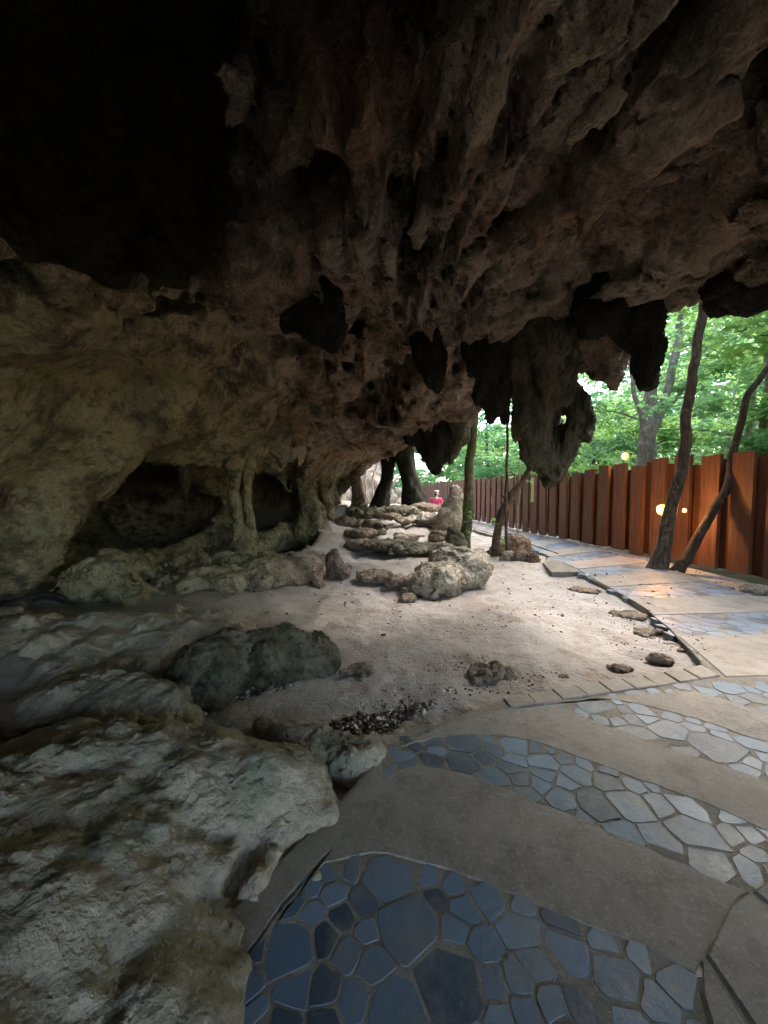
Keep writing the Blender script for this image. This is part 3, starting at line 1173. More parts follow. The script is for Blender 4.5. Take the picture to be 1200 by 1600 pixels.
# row of square pavers along the sand
outer = lerp_line(pgnd([(785, 1093), (880, 1074), (1000, 1057), (1094, 1040)]), 10)
inner = lerp_line(pgnd([(797, 1106), (880, 1094), (985, 1079), (1060, 1067), (1125, 1056)]), 10)
for i in range(9):
    a, b_, c, d = outer[i], outer[i + 1], inner[i + 1], inner[i]
    ctr = (a + b_ + c + d) / 4
    q = [ctr + (p - ctr) * 0.98 + np.array([rng.uniform(-.006, .006), rng.uniform(-.006, .006)]) for p in (a, b_, c, d)]
    link('paver', poly_prism('paver', q, -0.05, PZ + 0.006 + rng.uniform(-.004, .005), M['concrete'], 0.007, (rng.gauss(0, .008), rng.gauss(0, .008))), path)

# the far run of the path: concrete slabs with stone bands between them, kerb edge to kerb edge
LE = pgnd([(1094, 1036), (1050, 985), (1000, 945), (945, 915), (903, 890), (850, 866), (820, 852), (780, 840), (735, 826), (704, 813)])
RE = [(5.9, 3.2), (5.9, 4.0)] + pgnd([(1200, 940), (1130, 915), (1060, 893), (960, 866), (900, 850), (800, 829), (740, 816), (704, 807)])
NL = 25
la, ra = lerp_line(LE, NL), lerp_line(RE, NL)
prev_l, prev_r = np.array(lines[7][0]), np.array([4.6, 2.7])
la[0] = np.array(ground_at(1131, 1058, PZ)[:2])
for i in range(NL - 1):
    a, b_, c, d = la[i], la[i + 1], ra[i + 1], ra[i]
    if i % 2 == 0:
        cc = np.array([a, d, c, b_])
        ctr = cc.mean(0)
        link('concrete_slab', poly_prism('concrete_slab', [ctr + (p - ctr) * np.array([.985, .985]) for p in cc], -0.05, PZ + 0.004 + rng.uniform(-.003, .003), M['concrete'], 0.006), path)
    elif i < 12:
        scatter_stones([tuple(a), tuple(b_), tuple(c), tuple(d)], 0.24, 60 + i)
    else:
        link('concrete_slab', poly_prism('concrete_slab', [a, d, c, b_], -0.05, PZ, M['mortar'], 0.006), path)
# big bordering blocks at the right foot of the picture
for q in ([(1137, 1412), (1170, 1394), (1300, 1500), (1300, 1700), (1200, 1640), (1100, 1490)],
          [(1096, 1497), (1196, 1645), (1300, 1800), (1150, 1800), (1112, 1620), (1092, 1550)],
          [(1174, 1391), (1206, 1372), (1340, 1440), (1310, 1500)]):
    link('edging_block', poly_prism('edging_block', pgnd(q), -0.05, PZ + 0.006, M['concrete'], 0.012, (0.01, -0.01)), path)

# ---------------------------------------------------------------- rocks standing on the floor
def gz(p):
    return float(floor_h(p[0], p[1]))


def gb(px, py, z=0.0):
    return ground_at(px, py, z)


# foreground outcrop that runs down to the path
b = (B().ell((-1.27, 1.2, -0.08), (0.68, 0.75, 0.33), 0.35, 0.2).ell((-0.70, 1.84, -0.08), (0.54, 0.30, 0.25), -0.35, 0.12)
     .ell((-1.6, 1.4, -0.04), (0.8, 0.8, 0.32), 0.2, 0.3).ell((-1.10, 1.85, -0.05), (0.55, 0.34, 0.27), 0, 0.2)
     .ell((-1.5, 0.7, -0.1), (0.8, 0.6, 0.33), 0.4, 0.3).ell((-2.5, 1.2, 0.0), (0.9, 0.9, 0.34), 0, 0.3))
boulder('outcrop', 'broad pitted grey-green rock outcrop sloping down to the paved path in the left foreground', b, 0.028, M["outcrop"],
        0.05, 2.6, 31, base=-0.15, fine_amp=0.008, facets=0.05, pad=0.1)
b = B().ell((-0.42, 2.24, -0.01), (0.44, 0.15, 0.13), -0.34, 0.1).ell((-0.16, 2.10, -0.02), (0.16, 0.15, 0.11), 0, 0.1)
boulder('boulder', 'long low rock with a dark green side, next to the leaf litter', b, 0.018, M['outcrop'], 0.035, 4.5, 32, base=-0.12, fine_amp=0.006, facets=0.03)
b = (B().ell((-2.9, 3.5, 0.1), (1.0, 0.5, 0.26), 0.1, 0.2).ell((-2.1, 3.9, 0.08), (0.7, 0.45, 0.22), 0.2, 0.2).ell((-3.9, 3.2, 0.1), (0.9, 0.7, 0.34), 0.0, 0.2)
     .ell((-2.6, 3.0, 0.05), (0.7, 0.3, 0.2), 0.0, 0.2))
boulder('rock_shelf', 'wide flat grey-brown rock shelf at the foot of the left wall, behind the mossy mound', b, 0.042, M['outcrop'], 0.06, 2.4, 131, base=-0.1, facets=0.06)
b = B().ell((-1.95, 2.5, 0.02), (0.62, 0.36, 0.28), -0.2, 0.2).ell((-1.5, 2.4, 0.0), (0.28, 0.22, 0.22), -0.4, 0.15)
boulder('boulder', 'low mossy green mound between the dark boulder and the left edge', b, 0.026, M['outcrop'], 0.05, 3.2, 33, base=-0.1, fine_amp=0.007)
b = (B().ell(at(335, 1062, 3.0), (0.40, 0.34, 0.36), 0.3, 0.08).ell(at(420, 1045, 3.2), (0.36, 0.30, 0.34), 0.2, 0.08)
     .ell(at(484, 1035, 3.35), (0.22, 0.24, 0.28), 0, 0.06).ell(at(285, 1095, 2.9), (0.22, 0.22, 0.25), 0, 0.08))
boulder('boulder', 'dark rounded mossy boulder lying on the sand in the middle left', b, 0.026, M['mossy'], 0.05, 3.2, 34, base=-0.1, facets=0.06)
b = (B().ell(at(240, 935, 5.2), (0.5, 0.42, 0.24), 0, 0.15).ell(at(320, 910, 5.7), (0.55, 0.5, 0.24), 0, 0.15).ell(at(400, 900, 6.1), (0.5, 0.5, 0.22), 0, 0.15)
     .ell(at(460, 893, 6.5), (0.42, 0.42, 0.30), 0, 0.1).ell(at(330, 885, 6.6), (1.1, 0.6, 0.2), 0.2, 0.15).ell(at(170, 900, 5.0), (0.5, 0.5, 0.30), 0, 0.2))
boulder('rock_ledge', 'knobbly rock ledge below the wide black hollow at the foot of the wall', b, 0.045, M['cave'], 0.11, 2.6, 35, base=-0.2, facets=0.12)
b = (B().ell(at(690, 905, 6.1), (0.42, 0.4, 0.30), 0.2, 0.1).ell(at(725, 892, 6.4), (0.48, 0.4, 0.36), -0.3, 0.1).ell(at(665, 912, 6.0), (0.3, 0.25, 0.22), 0, 0.1)
     .ell(at(700, 880, 6.6), (0.35, 0.3, 0.32), 0, 0.1))
boulder('boulder', 'pale lumpy boulder lying alone in the middle of the sand', b, 0.026, M['pale'], 0.055, 3.0, 36, base=-0.1, facets=0.07)
b = B().ell(at(522, 885, 6.9), (0.15, 0.16, 0.30), 0, 0.08).ell(at(535, 893, 6.8), (0.14, 0.13, 0.14), 0, 0.08).ell(at(512, 880, 7.0), (0.1, 0.1, 0.2), 0, 0.05)
boulder('rock', 'small dark upright rock at the foot of the wall beyond the ledge', b, 0.016, M['brownrock'], 0.045, 5.0, 37, base=-0.1)
p = gb(716, 868)
b = B().chain([(p[0], p[1], 0.0, 0.26), (p[0] - 0.08, p[1], 0.38, 0.22), (p[0] - 0.16, p[1], 0.62, 0.10)], 0.1)
boulder('rock', 'dark green mossy rock leaning against the foot of the slender mossy tree', b, 0.02, M['mossy'], 0.04, 4.0, 38, base=-0.1)
b = B().pchain([(704, 845, 28), (706, 815, 24), (712, 785, 13), (713, 768, 8)], 12.0)
boulder('standing_stone', 'tall pointed grey stone standing upright in front of the far fence', b, 0.045, M['pale'], 0.05, 2.5, 39, base=-0.1)
p = gb(808, 868)
b = B().ell((p[0] + 0.05, p[1] + 0.35, 0.14), (0.42, 0.3, 0.32), 0.1, 0.1)
boulder('boulder', 'brown rounded boulder behind the thin saplings beside the path', b, 0.02, M['brownrock'], 0.05, 3.0, 40, base=-0.1, facets=0.05)
for i, (px, py, rx, h) in enumerate([(778, 868, .24, .16), (800, 876, .2, .15), (818, 878, .22, .2), (835, 880, .14, .17)]):
    q = gb(px, py)
    boulder('rock', ['flat grey rock at the foot of the leaning tree, leftmost of its pile', 'low grey rock in front of the brown boulder by the saplings',
                     'dark jagged rock in front of the brown boulder, nearer the path', 'small reddish rock at the path end of the pile by the saplings'][i],
            B().ell((q[0], q[1] + .12, 0.03), (rx, rx * .8, h)), 0.016, M['pale' if i == 1 else 'brownrock'], 0.045, 5.0, 41 + i, base=-0.08, group='rocks heaped at the foot of the saplings')
far_rocks = [
    (575, 800, 13.5, .55, .25, 'mossy', 'dark humped boulder left of the two dark columns'), (625, 800, 14.5, .7, .35, 'mossy', 'big dark boulder at the foot of the thick leaning column'),
    (665, 795, 15.0, .5, .3, 'brownrock', 'dark boulder just left of the person in pink'), (590, 822, 11.5, .32, .2, 'mossy', 'small dark round rock on the raised back floor'),
    (570, 832, 10.8, .45, .14, 'brownrock', 'flat brown slab of rock on the raised back floor near the wall'), (640, 812, 12.6, .35, .18, 'pale', 'pale flat stone in front of the thick dark column'),
    (676, 810, 12.8, .5, .26, 'pale', 'pale layered rock at the left foot of the tall standing stone'), (610, 850, 9.2, .55, .14, 'mossy', 'long dark low ledge stone crossing the floor behind the pale boulder'),
    (650, 856, 8.9, .5, .12, 'mossy', 'dark flat ledge stone right behind the pale boulder'), (565, 850, 9.4, .35, .14, 'brownrock', 'brown ledge stone next to the wall behind the small upright rock'),
    (690, 838, 10.6, .3, .2, 'brownrock', 'brown rock between the pale boulder and the standing stone'), (545, 815, 12.2, .35, .2, 'brownrock', 'brown rock against the wall under the narrow column'),
    (640, 838, 10.4, .3, .1, 'pale', 'small pale step stone in the middle of the back floor'), (612, 806, 13.0, .3, .15, 'brownrock', 'brown stone in front of the waisted column'),
    (625, 905, 6.2, .16, .12, 'brownrock', 'dark pitted stone touching the left side of the pale boulder'), (590, 898, 6.5, .25, .08, 'brownrock', 'thin flat stone left of the pale boulder'),
    (640, 935, 5.55, .09, .05, 'brownrock', 'palm-sized stone just in front of the pale boulder')]
for i, (px, py, Y, rx, h, mt, lab) in enumerate(far_rocks):
    q = at(px, py, Y)
    z = gz(q)
    boulder('rock', lab, B().ell((q[0], q[1], max(q[2], z)), (rx * 1.1, rx * .8, h * .75), 0.3 * (i % 3) - .3).ell((q[0] - rx * .5, q[1], max(q[2], z) - .05), (rx * .6, rx * .6, h * .6)),
            max(.028, Y * .0052), M[mt], min(.07, h * .35), 3.4, 60 + i, base=-0.1, facets=0.06, group='rocks strewn over the cave floor')
# small stones in the sand near the path
small = [(768, 1066, .16, .12, 'dark brown angular stone half sunk in the sand near the paver row'), (970, 1050, .08, .05, 'brown wedge-shaped stone close to the paver row'),
         (1040, 1037, .09, .06, 'dark stone near the corner of the path'), (922, 927, .24, .05, 'flat brown stone near the bend of the path edge'),
         (990, 966, .22, .035, 'long flat stone beside the dark path edge'), (1015, 992, .17, .03, 'low brown stone beside the middle of the path edge'),
         (1060, 1014, .14, .03, 'small brown stone tucked against the path corner'), (800, 1062, .11, .06, 'light brown stone leaning beside the dark brown one'),
         (888, 1062, .05, .03, 'flat dark chip beside the paver row'), (560, 1052, .14, .03, 'thin flat stone on the sand beside the dark boulder')]
for i, (px, py, rx, h, lab) in enumerate(small):
    q = gb(px, py)
    boulder('rock', lab, B().ell((q[0], q[1] + rx * .5, h * .1), (rx, rx * .75, h * .85), rng.uniform(-.5, .5)), max(.012, rx * .12), M['brownrock'], h * .35, 7.0, 90 + i, base=-0.05, facets=0.03,
            fine_amp=0.004, group='small stones in the sand', pad=0.05)


# ---------------------------------------------------------------- tubes (trunks, branches)
def tube_arrays(pts, rad, seg=10, jit=0.0, seed=0, cap=True):
    pts = np.array(pts, float)
    n = len(pts)
    V, Q = [], []
    r_ = np.random.RandomState(seed)
    up = np.array([0.0, 0.0, 1.0])
    ref = np.array([1.0, 0.1, 0.0])
    for i in range(n):
        t = pts[min(i + 1, n - 1)] - pts[max(i - 1, 0)]
        t = t / (np.linalg.norm(t) + 1e-9)
        a = np.cross(t, ref)
        if np.linalg.norm(a) < 1e-3:
            a = np.cross(t, up)
        a /= np.linalg.norm(a)
        b_ = np.cross(t, a)
        for k in range(seg):
            th = 2 * math.pi * k / seg
            r = rad[i] * (1 + jit * (r_.rand() - .5))
            V.append(pts[i] + r * (math.cos(th) * a + math.sin(th) * b_))
    for i in range(n - 1):
        for k in range(seg):
            l = (k + 1) % seg
            Q.append((i * seg + k, i * seg + l, (i + 1) * seg + l, (i + 1) * seg + k))
    return np.array(V), np.array(Q)


def smooth_path(pts, rad, n):
    pts, rad = np.array(pts, float), np.array(rad, float)
    s = np.concatenate([[0], np.cumsum(np.linalg.norm(np.diff(pts, axis=0), axis=1))])
    q = np.linspace(0, s[-1], n)
    # Catmull-Rom like smoothing by interpolating then averaging
    P = np.stack([np.interp(q, s, pts[:, k]) for k in range(3)], 1)
    Rr = np.interp(q, s, rad)
    for _ in range(2):
        P[1:-1] = (P[:-2] + 2 * P[1:-1] + P[2:]) / 4
    return P, Rr


def wood(name, limbs, mat, parent=None, seg=10, jit=0.14):
    """limbs: list of (points, radii)"""
    Vs, Qs, o = [], [], 0
    for i, (p, r) in enumerate(limbs):
        n = max(6, int(len(p) * 6))
        P, Rr = smooth_path(p, r, n)
        w = np.stack([vnoise(P * 2.3 + k * 17.1 + i, 5) for k in range(3)], 1) * np.minimum(Rr * .7, .05)[:, None]
        V, Q = tube_arrays(P + w, Rr, seg, jit, i)
        Vs.append(V)
        Qs.append(Q + o)
        o += len(V)
    me = mesh_from(name, np.concatenate(Vs), np.concatenate(Qs), mat)
    return link(name, me, parent)


def leaf_cloud(centers, radii, n, size, seed, flat=0.6, mat=None, name='crown'):
    """many small pointed leaves gathered in twig-like sprays inside ellipsoids"""
    r = np.random.RandomState(seed)
    C, Rd = np.array(centers, float), np.array(radii, float)
    per = 14
    ns = n // per
    w = Rd.prod(1) ** (1 / 1.5)
    ci = r.choice(len(C), ns, p=w / w.sum())
    d = r.normal(size=(ns, 3))
    d /= np.linalg.norm(d, axis=1)[:, None]
    sp = C[ci] + d * Rd[ci] * (r.rand(ns, 1) ** 0.45)
    ang = r.rand(ns) * 2 * math.pi
    dirs = np.stack([np.cos(ang), np.sin(ang), r.normal(size=ns) * .28 - .1], 1)
    dirs /= np.linalg.norm(dirs, axis=1)[:, None]
    side = np.cross(dirs, [0, 0, 1])
    side /= np.linalg.norm(side, axis=1)[:, None]
    L = size * 5.0 * (0.6 + 0.8 * r.rand(ns))
    V, Q = [], []
    t = (np.arange(per) / per)
    sgn = np.where(np.arange(per) % 2 == 0, 1.0, -1.0)
    base = sp[:, None, :] + dirs[:, None, :] * (L[:, None] * t[None, :])[:, :, None]
    ld = dirs[:, None, :] * 0.55 + side[:, None, :] * sgn[None, :, None] + r.normal(size=(ns, per, 3)) * .22
    ld /= np.linalg.norm(ld, axis=2)[:, :, None]
    nrm = np.array([0, 0, 1.0]) + r.normal(size=(ns, per, 3)) * flat
    wd = np.cross(ld, nrm)
    wd /= np.linalg.norm(wd, axis=2)[:, :, None] + 1e-9
    s = size * (0.7 + 0.6 * r.rand(ns, per, 1))
    a = base
    m = base + ld * s * .5
    e = base + ld * s + np.array([0, 0, -.15]) * s
    v = np.stack([a, m + wd * s * .27, e, m - wd * s * .27], 2).reshape(-1, 3)
    q = np.arange(len(v)).reshape(-1, 4)
    return mesh_from(name, v, q, mat or M['leaf'], smooth=False)


# ---------------------------------------------------------------- trees seen as individuals
def px_limb(pts, Y):
    P, Rr = [], []
    for p in pts:
        yy = Y + (p[3] if len(p) > 3 else 0)
        P.append(at(p[0], p[1], yy))
        Rr.append(p[2] * yy / FPX)
    return P, Rr


def tree(label, limbs, mat, loc, crown=None, name='tree', group=None, seg=10):
    root = empty(name, loc)
    tag(root, label, 'tree', group)
    L = Vector(loc)
    o = wood('trunk', [([np.array(p) - np.array(loc) for p in P], Rr) for P, Rr in limbs], mat, root, seg)
    if crown:
        for me in crown:
            link('crown', me, root)
    return root


def high_crown(top, loc, seed, n=1500, size=.11, r=1.6, mat='leaf'):
    t = np.array(top) - np.array(loc)
    rr = np.random.RandomState(seed)
    cs = [t + rr.normal(size=3) * np.array([.9, .9, .4]) for _ in range(6)]
    return leaf_cloud(cs, [(r * .7, r * .7, r * .4)] * 6, n, size, seed, mat=M[mat])


# slender mossy tree at the drip line
Y0 = 9.6
loc = (*gb(727, 862)[:2], 0.0)
lim = [px_limb([(722, 872, 12), (727, 850, 9), (730, 810, 8), (733, 760, 7), (737, 700, 7), (740, 640, 7), (742, 560, 6.5), (746, 470, 6)], Y0)]
top = lim[0][0][-1]
t_moss = tree('slender straight tree wrapped in green moss where the cave roof ends', lim, M['bark_moss'], loc, [high_crown(top, loc, 3)])
c = [at(729, y, Y0) - np.array(loc) for y in (795, 815, 835)]
link('moss', leaf_cloud(c, [(.14, .14, .2)] * 3, 420, .05, 9, .9, M['leaf'], 'moss'), t_moss)['kind'] = 'stuff'
# leaning pale trunk and saplings by the rock pile
loc = (*gb(774, 872)[:2], 0.0)
lim = [px_limb([(772, 876, 8), (776, 850, 6.5), (780, 820, 6), (793, 790, 7), (808, 765, 5), (826, 735, 4), (850, 690, 3.5), (872, 600, 3)], 9.2), px_limb([(793, 790, 5), (788, 778, 2.5), (784, 772, 1)], 9.2)]
t_ = tree('crooked leaning trunk with a pale upper half beside the path', lim, M['bark'], loc, [high_crown(lim[0][0][-1] + np.array([0, .5, .6]), loc, 5, 1200)])
c = [at(775, y, 9.2) - np.array(loc) for y in (815, 840)]
link('moss', leaf_cloud(c, [(.12, .12, .12)] * 2, 160, .05, 12, .9, M['leaf'], 'moss'), t_)['kind'] = 'stuff'
loc = (*gb(791, 878)[:2], 0.0)
tree('very thin straight sapling growing out of the rock pile', [px_limb([(792, 880, 3), (791, 830, 2.4), (791, 760, 2.2), (792, 700, 2), (793, 620, 1.8)], 9.0)], M['bark'], loc,
     [high_crown(at(793, 600, 9.0), loc, 7, 900, .09, .9)])
loc = (*gb(808, 842, 0.05)[:2], 0.0)
tree('hair-thin curved stem standing behind the saplings', [px_limb([(809, 845, 1.6), (808, 800, 1.4), (813, 770, 1.3), (812, 720, 1.2)], 12.0)], M['bark_pale'], loc, [high_crown(at(812, 700, 12), loc, 8, 500, .08, .7)])
# the two trunks by the fence
loc = (*gb(1030, 893)[:2], 0.0)
lim = [px_limb([(1022, 902, 20), (1029, 884, 14), (1040, 845, 10), (1052, 800, 9), (1065, 745, 8), (1071, 700, 7.5), (1072, 650, 7), (1079, 600, 6.5), (1091, 540, 6.2), (1103, 480, 6.5), (1113, 420, 6), (1125, 300, 5)], 7.5),
       px_limb([(1057, 762, 4), (1053, 755, 2.5), (1051, 750, 1)], 7.45), px_limb([(1104, 480, 8), (1101, 468, 8), (1098, 462, 3)], 7.5)]
tree('stout brown trunk leaning right in front of the lamp on the orange fence', lim, M['bark'], loc, [high_crown(lim[0][0][-1], loc, 13, 3000)], seg=14)
loc = (*gb(1060, 896)[:2], 0.0)
lim = [px_limb([(1052, 900, 11), (1066, 882, 8), (1088, 848, 7), (1110, 815, 6.5), (1130, 775, 6), (1143, 735, 5.5), (1152, 690, 5), (1160, 650, 4.8), (1172, 610, 4.5), (1195, 580, 4), (1240, 530, 4), (1280, 430, 4)], 7.3),
       px_limb([(1130, 775, 4), (1138, 772, 2), (1141, 771, 1)], 7.3)]
tree('thin black trunk leaning steeply right across the orange fence', lim, M['bark_dark'], loc, [high_crown(lim[0][0][-1], loc, 14, 2600)], seg=12)
# forked tree beyond the fence
YB = 12.5
bx = at(1008, 745, YB)
loc = (bx[0], YB, -0.05)
lim = [([np.array([bx[0] - .05, YB, -.1]), np.array([bx[0], YB, 1.2])] + px_limb([(1008, 740, 14), (1012, 690, 13)], YB)[0], [.36, .32, .28, .26]),
       px_limb([(1012, 700, 12), (1016, 650, 9), (1018, 600, 8), (1016, 540, 7), (1012, 480, 6), (1008, 400, 5)], YB),
       px_limb([(1012, 690, 10), (1028, 655, 7), (1042, 610, 6), (1055, 560, 6), (1064, 500, 5), (1070, 420, 4)], YB),
       px_limb([(1008, 690, 6), (1000, 650, 4), (992, 620, 3), (985, 580, 3), (975, 520, 2.5)], YB),
       px_limb([(1028, 655, 4), (1050, 630, 3), (1075, 600, 2), (1110, 575, 1.5)], YB),
       px_limb([(1050, 545, 3), (1080, 538, 2.5), (1120, 545, 2), (1150, 570, 1.5), (1185, 560, 1)], YB)]
tree('pale forked tree standing right behind the orange fence', lim, M['bark_pale'], loc, [high_crown(at(1040, 400, YB), loc, 15, 3000, r=2.2)])
YB = 13.5
bx = at(1128, 745, YB)
loc = (bx[0] - .3, YB, -0.05)
lim = [([np.array([bx[0] - .35, YB, -.1]), np.array([bx[0] - .2, YB, .9])] + px_limb([(1132, 735, 8), (1160, 690, 7), (1190, 655, 6.5), (1225, 620, 6), (1290, 560, 5), (1380, 400, 4)], YB)[0], [.22, .2, .18, .16, .15, .14, .12, .1])]
tree('slanting pale tree behind the fence at the right', lim, M['bark_pale'], loc, [high_crown(at(1380, 380, YB), loc, 16, 2000, r=2.0)])

# ---------------------------------------------------------------- forest beyond the fence
def make_forest_tree(seed, h, mat, n=11000):
    r = random.Random(seed)
    limbs = []
    p = [np.array([0, 0, -.2]), np.array([r.uniform(-.1, .1), r.uniform(-.1, .1), h * .3]), np.array([r.uniform(-.3, .3), r.uniform(-.3, .3), h * .62]), np.array([r.uniform(-.5, .5), r.uniform(-.5, .5), h * .95])]
    limbs.append((p, [.13, .10, .075, .025]))
    cs, rs = [], []
    for k in range(15):
        z = h * (.10 + .88 * (k + r.random()) / 15)
        a = k * 2.4 + r.random()
        L = (1.0 + 1.5 * r.random()) * (1.1 - .35 * abs(z / h - .55))
        q0 = np.array([np.interp(z, [x[2] for x in p], [x[0] for x in p]), np.interp(z, [x[2] for x in p], [x[1] for x in p]), z])
        q1 = q0 + np.array([math.cos(a) * L, math.sin(a) * L, .3 + .3 * r.random()])
        limbs.append(([q0, (q0 + q1) / 2 + np.array([0, 0, .12]), q1], [.035, .022, .008]))
        cs.append(q1)
        rs.append((.95, .95, .34))
        cs.append((q0 + q1) / 2)
        rs.append((.7, .7, .28))
    cr = leaf_cloud(cs, rs, n, .15, seed, .9, M[mat])
    return limbs, cr


protos = []
for k in range(6):
    limbs, cr = make_forest_tree(100 + k, (6.5, 8.0, 5.5, 9.0, 7.0, 4.5)[k], ('leaf', 'leaf2')[k % 2], 11000)
    root = empty('forest_tree')
    wd = wood('trunk', limbs, M['bark_pale' if k % 3 == 0 else 'bark'], root, 7)
    c_ = link('crown', cr, root)
    protos.append((root, wd, c_))


def fence_x(y):
    return float(np.interp(y, [-8, 0, 6.46, 11.6, 19.8, 30, 42, 50], [7.6, 7.4, 6.75, 6.0, 4.9, 4.3, 4.15, 4.1]))


rt = random.Random(21)
spots = []
for k in range(900):
    y = rt.uniform(-6, 60)
    x = fence_x(y) + 2.6 + rt.random() ** 1.3 * 24
    if y > 50:
        x = rt.uniform(-10, 25)
    if len(spots) < 78 and all((x - a) ** 2 + (y - b_) ** 2 > (1.7 + .045 * y) ** 2 for a, b_ in spots):
        spots.append((x, y))
spots.sort(key=lambda s: s[1])
kinds = ['broad', 'tall', 'low bushy', 'very tall', 'slim', 'small']
tones = ['yellow-green', 'bluish green']
tree_list = []
for i, (x, y) in enumerate(spots):
    k = rt.randrange(6)
    root, wd, c_ = protos[k]
    if i < 6:
        k = i
        root, wd, c_ = protos[k]
        r2, w2, c2 = root, wd, c_
    else:
        r2 = root.copy()
        col.objects.link(r2)
        for ch in (wd, c_):
            n_ = ch.copy()
            n_.parent = r2
            col.objects.link(n_)
    s = rt.uniform(.85, 1.25)
    r2.location = (x, y, -.1)
    r2.rotation_euler = (0, 0, rt.uniform(0, 6.28))
    r2.scale = (s, s, s)
    tree_list.append((r2, k, x, y))


def landmark(x, y):
    px = 600 + FPX * x / max(y, .1)
    if y < 1 or px > 1200:
        return 'off to the right'
    for lim_, txt in ((640, 'behind the dark columns'), (735, 'above the tall standing stone'), (815, 'above the thin saplings'), (935, 'behind the biggest hanging cluster'),
                      (1000, 'left of the forked pale tree'), (1060, 'behind the forked pale tree'), (1120, 'behind the stout brown trunk'), (1201, 'behind the thin black trunk')):
        if px < lim_:
            return txt


groups = {}
for t4 in tree_list:
    o, k, x, y = t4
    groups.setdefault((landmark(x, y), k), []).append((y if y > 0 else -y, o))
ordn = ['nearest', 'second nearest', 'third nearest', 'fourth nearest', 'fifth nearest', 'sixth nearest', 'seventh nearest', 'eighth nearest', 'ninth nearest', 'tenth nearest', 'eleventh nearest', 'farthest']
for (lm, k), lst in groups.items():
    lst.sort(key=lambda q: q[0])
    for n_, (_, o) in enumerate(lst):
        pre = '' if len(lst) == 1 else ordn[min(n_, 11)] + ' '
        tag(o, f'{pre}{kinds[k]} {tones[k % 2]} tree beyond the fence, {lm}', 'tree', 'leafy trees of the forest beyond the fence')

# far-off wood that closes the view
rf = np.random.RandomState(3)
cs, rs = [], []
for k in range(620):
    a = rf.uniform(-0.5, 1.75)
    d = rf.uniform(34, 52)
    cs.append((6 + math.sin(a) * d, 10 + math.cos(a) * d * .95, rf.uniform(0.5, 27)))
    rs.append((2.6, 2.6, 1.3))
wood_far = link('far_wood', leaf_cloud(cs, rs, 62000, .8, 6, 1.6, M['leaf2'], 'far_wood'))
tag(wood_far, 'dense green wood that closes the view behind the single trees', 'wood', None, 'stuff')

# grey cliff with roots beyond the columns
b = B().ell((-1.6, 25.5, 1.4), (2.4, 1.2, 2.6), 0, .5).ell((-4.5, 25, 1.5), (3, 2, 4), 0, .5).ell((-0.2, 27, .5), (1.6, 1, 1.2), 0, .5)
boulder('cliff', 'light grey rock face seen through the gap left of the dark columns', b, 0.26, M['pale'], 0.25, 1.2, 55, base=-.3, cat='cliff', facets=.2)
rr_ = random.Random(8)
limbs = []
for k in range(7):
    x0 = -2.6 + k * .45 + rr_.uniform(-.2, .2)
    limbs.append(([np.array([x0, 24.1, 3.4]), np.array([x0 + rr_.uniform(-.4, .4), 23.9, 2.3]), np.array([x0 + rr_.uniform(-.6, .6), 23.8, 1.2]), np.array([x0 + rr_.uniform(-.9, .9), 23.7, .2])], [.07, .06, .05, .04]))
rts = wood('hanging_roots', limbs, M['bark_pale'])
tag(rts, 'tangle of pale roots hanging down the light grey rock face', 'roots')

# ---------------------------------------------------------------- the fence
fence = empty('fence', (fence_x(8), 8, 0))
tag(fence, 'tall rust-orange fence of upright boards with a ragged top running along the path', 'fence')
fl = Vector(fence.location)


def board_mesh(w, h, th, sd):
    r = random.Random(sd)
    n = 4
    tops = [h + r.uniform(-.012, .012) for _ in range(n + 1)]
    V, Fc = [], []
    for k in range(n + 1):
        u = -w / 2 + w * k / n
        bow = 0.006 * math.sin(math.pi * k / n)
        V += [(u, -th / 2 - bow, 0), (u, th / 2, 0), (u, th / 2, tops[k]), (u, -th / 2 - bow, tops[k])]
    for k in range(n):
        a, b_ = k * 4, (k + 1) * 4
        for j in range(4):
            l = (j + 1) % 4
            Fc.append((a + j, b_ + j, b_ + l, a + l))
    Fc += [(3, 2, 1, 0), (n * 4, n * 4 + 1, n * 4 + 2, n * 4 + 3)]
    me = bpy.data.meshes.new('board')
    me.from_pydata(V, [], Fc)
    me.materials.append(M['fence'])
    return me


wide = [board_mesh(.37, 2.16, .08, k) for k in range(4)]
narrow = [board_mesh(.42, 2.10, .035, 20 + k) for k in range(4)]
rfn = random.Random(4)
y = -5.5
prev = None
nb_ = 0
while y < 44:
    x = fence_x(y)
    x2 = fence_x(y + .6)
    ang = math.atan2(.6, x2 - x)
    nrm = Vector((-math.sin(ang), math.cos(ang), 0))
    ctr = Vector((x, y, 0))
    tx = Vector((math.cos(ang), math.sin(ang), 0))
    h = 1 + rfn.uniform(-.02, .03) + .02 * math.sin(y * .9)
    o = link('board', wide[nb_ % 4], fence, ctr + nrm * .09 - fl + Vector((0, 0, .03 + rfn.uniform(-.03, .03))), (rfn.gauss(0, .004), rfn.gauss(0, .006), ang), (1, 1, h))
    o2 = link('board', narrow[nb_ % 4], fence, ctr + tx * .30 - nrm * .03 - fl + Vector((0, 0, .03 + rfn.uniform(-.03, .03))), (0, rfn.gauss(0, .005), ang), (1, 1, h * rfn.uniform(.96, 1.01)))
    ds = .60 / math.hypot(1, (x2 - x) / .6)
    y += ds
    nb_ += 1
# rails joining the boards at the back
lim = []
for z in (.45, 1.7):
    ys = np.arange(-5.8, 44.5, 1.5)
    lim.append(([np.array([fence_x(v) + .07, v, z]) - np.array(fl) for v in ys], [.035] * len(ys)))
for l in lim:
    wood('rail', [l], M['fence'], fence, 4, 0)

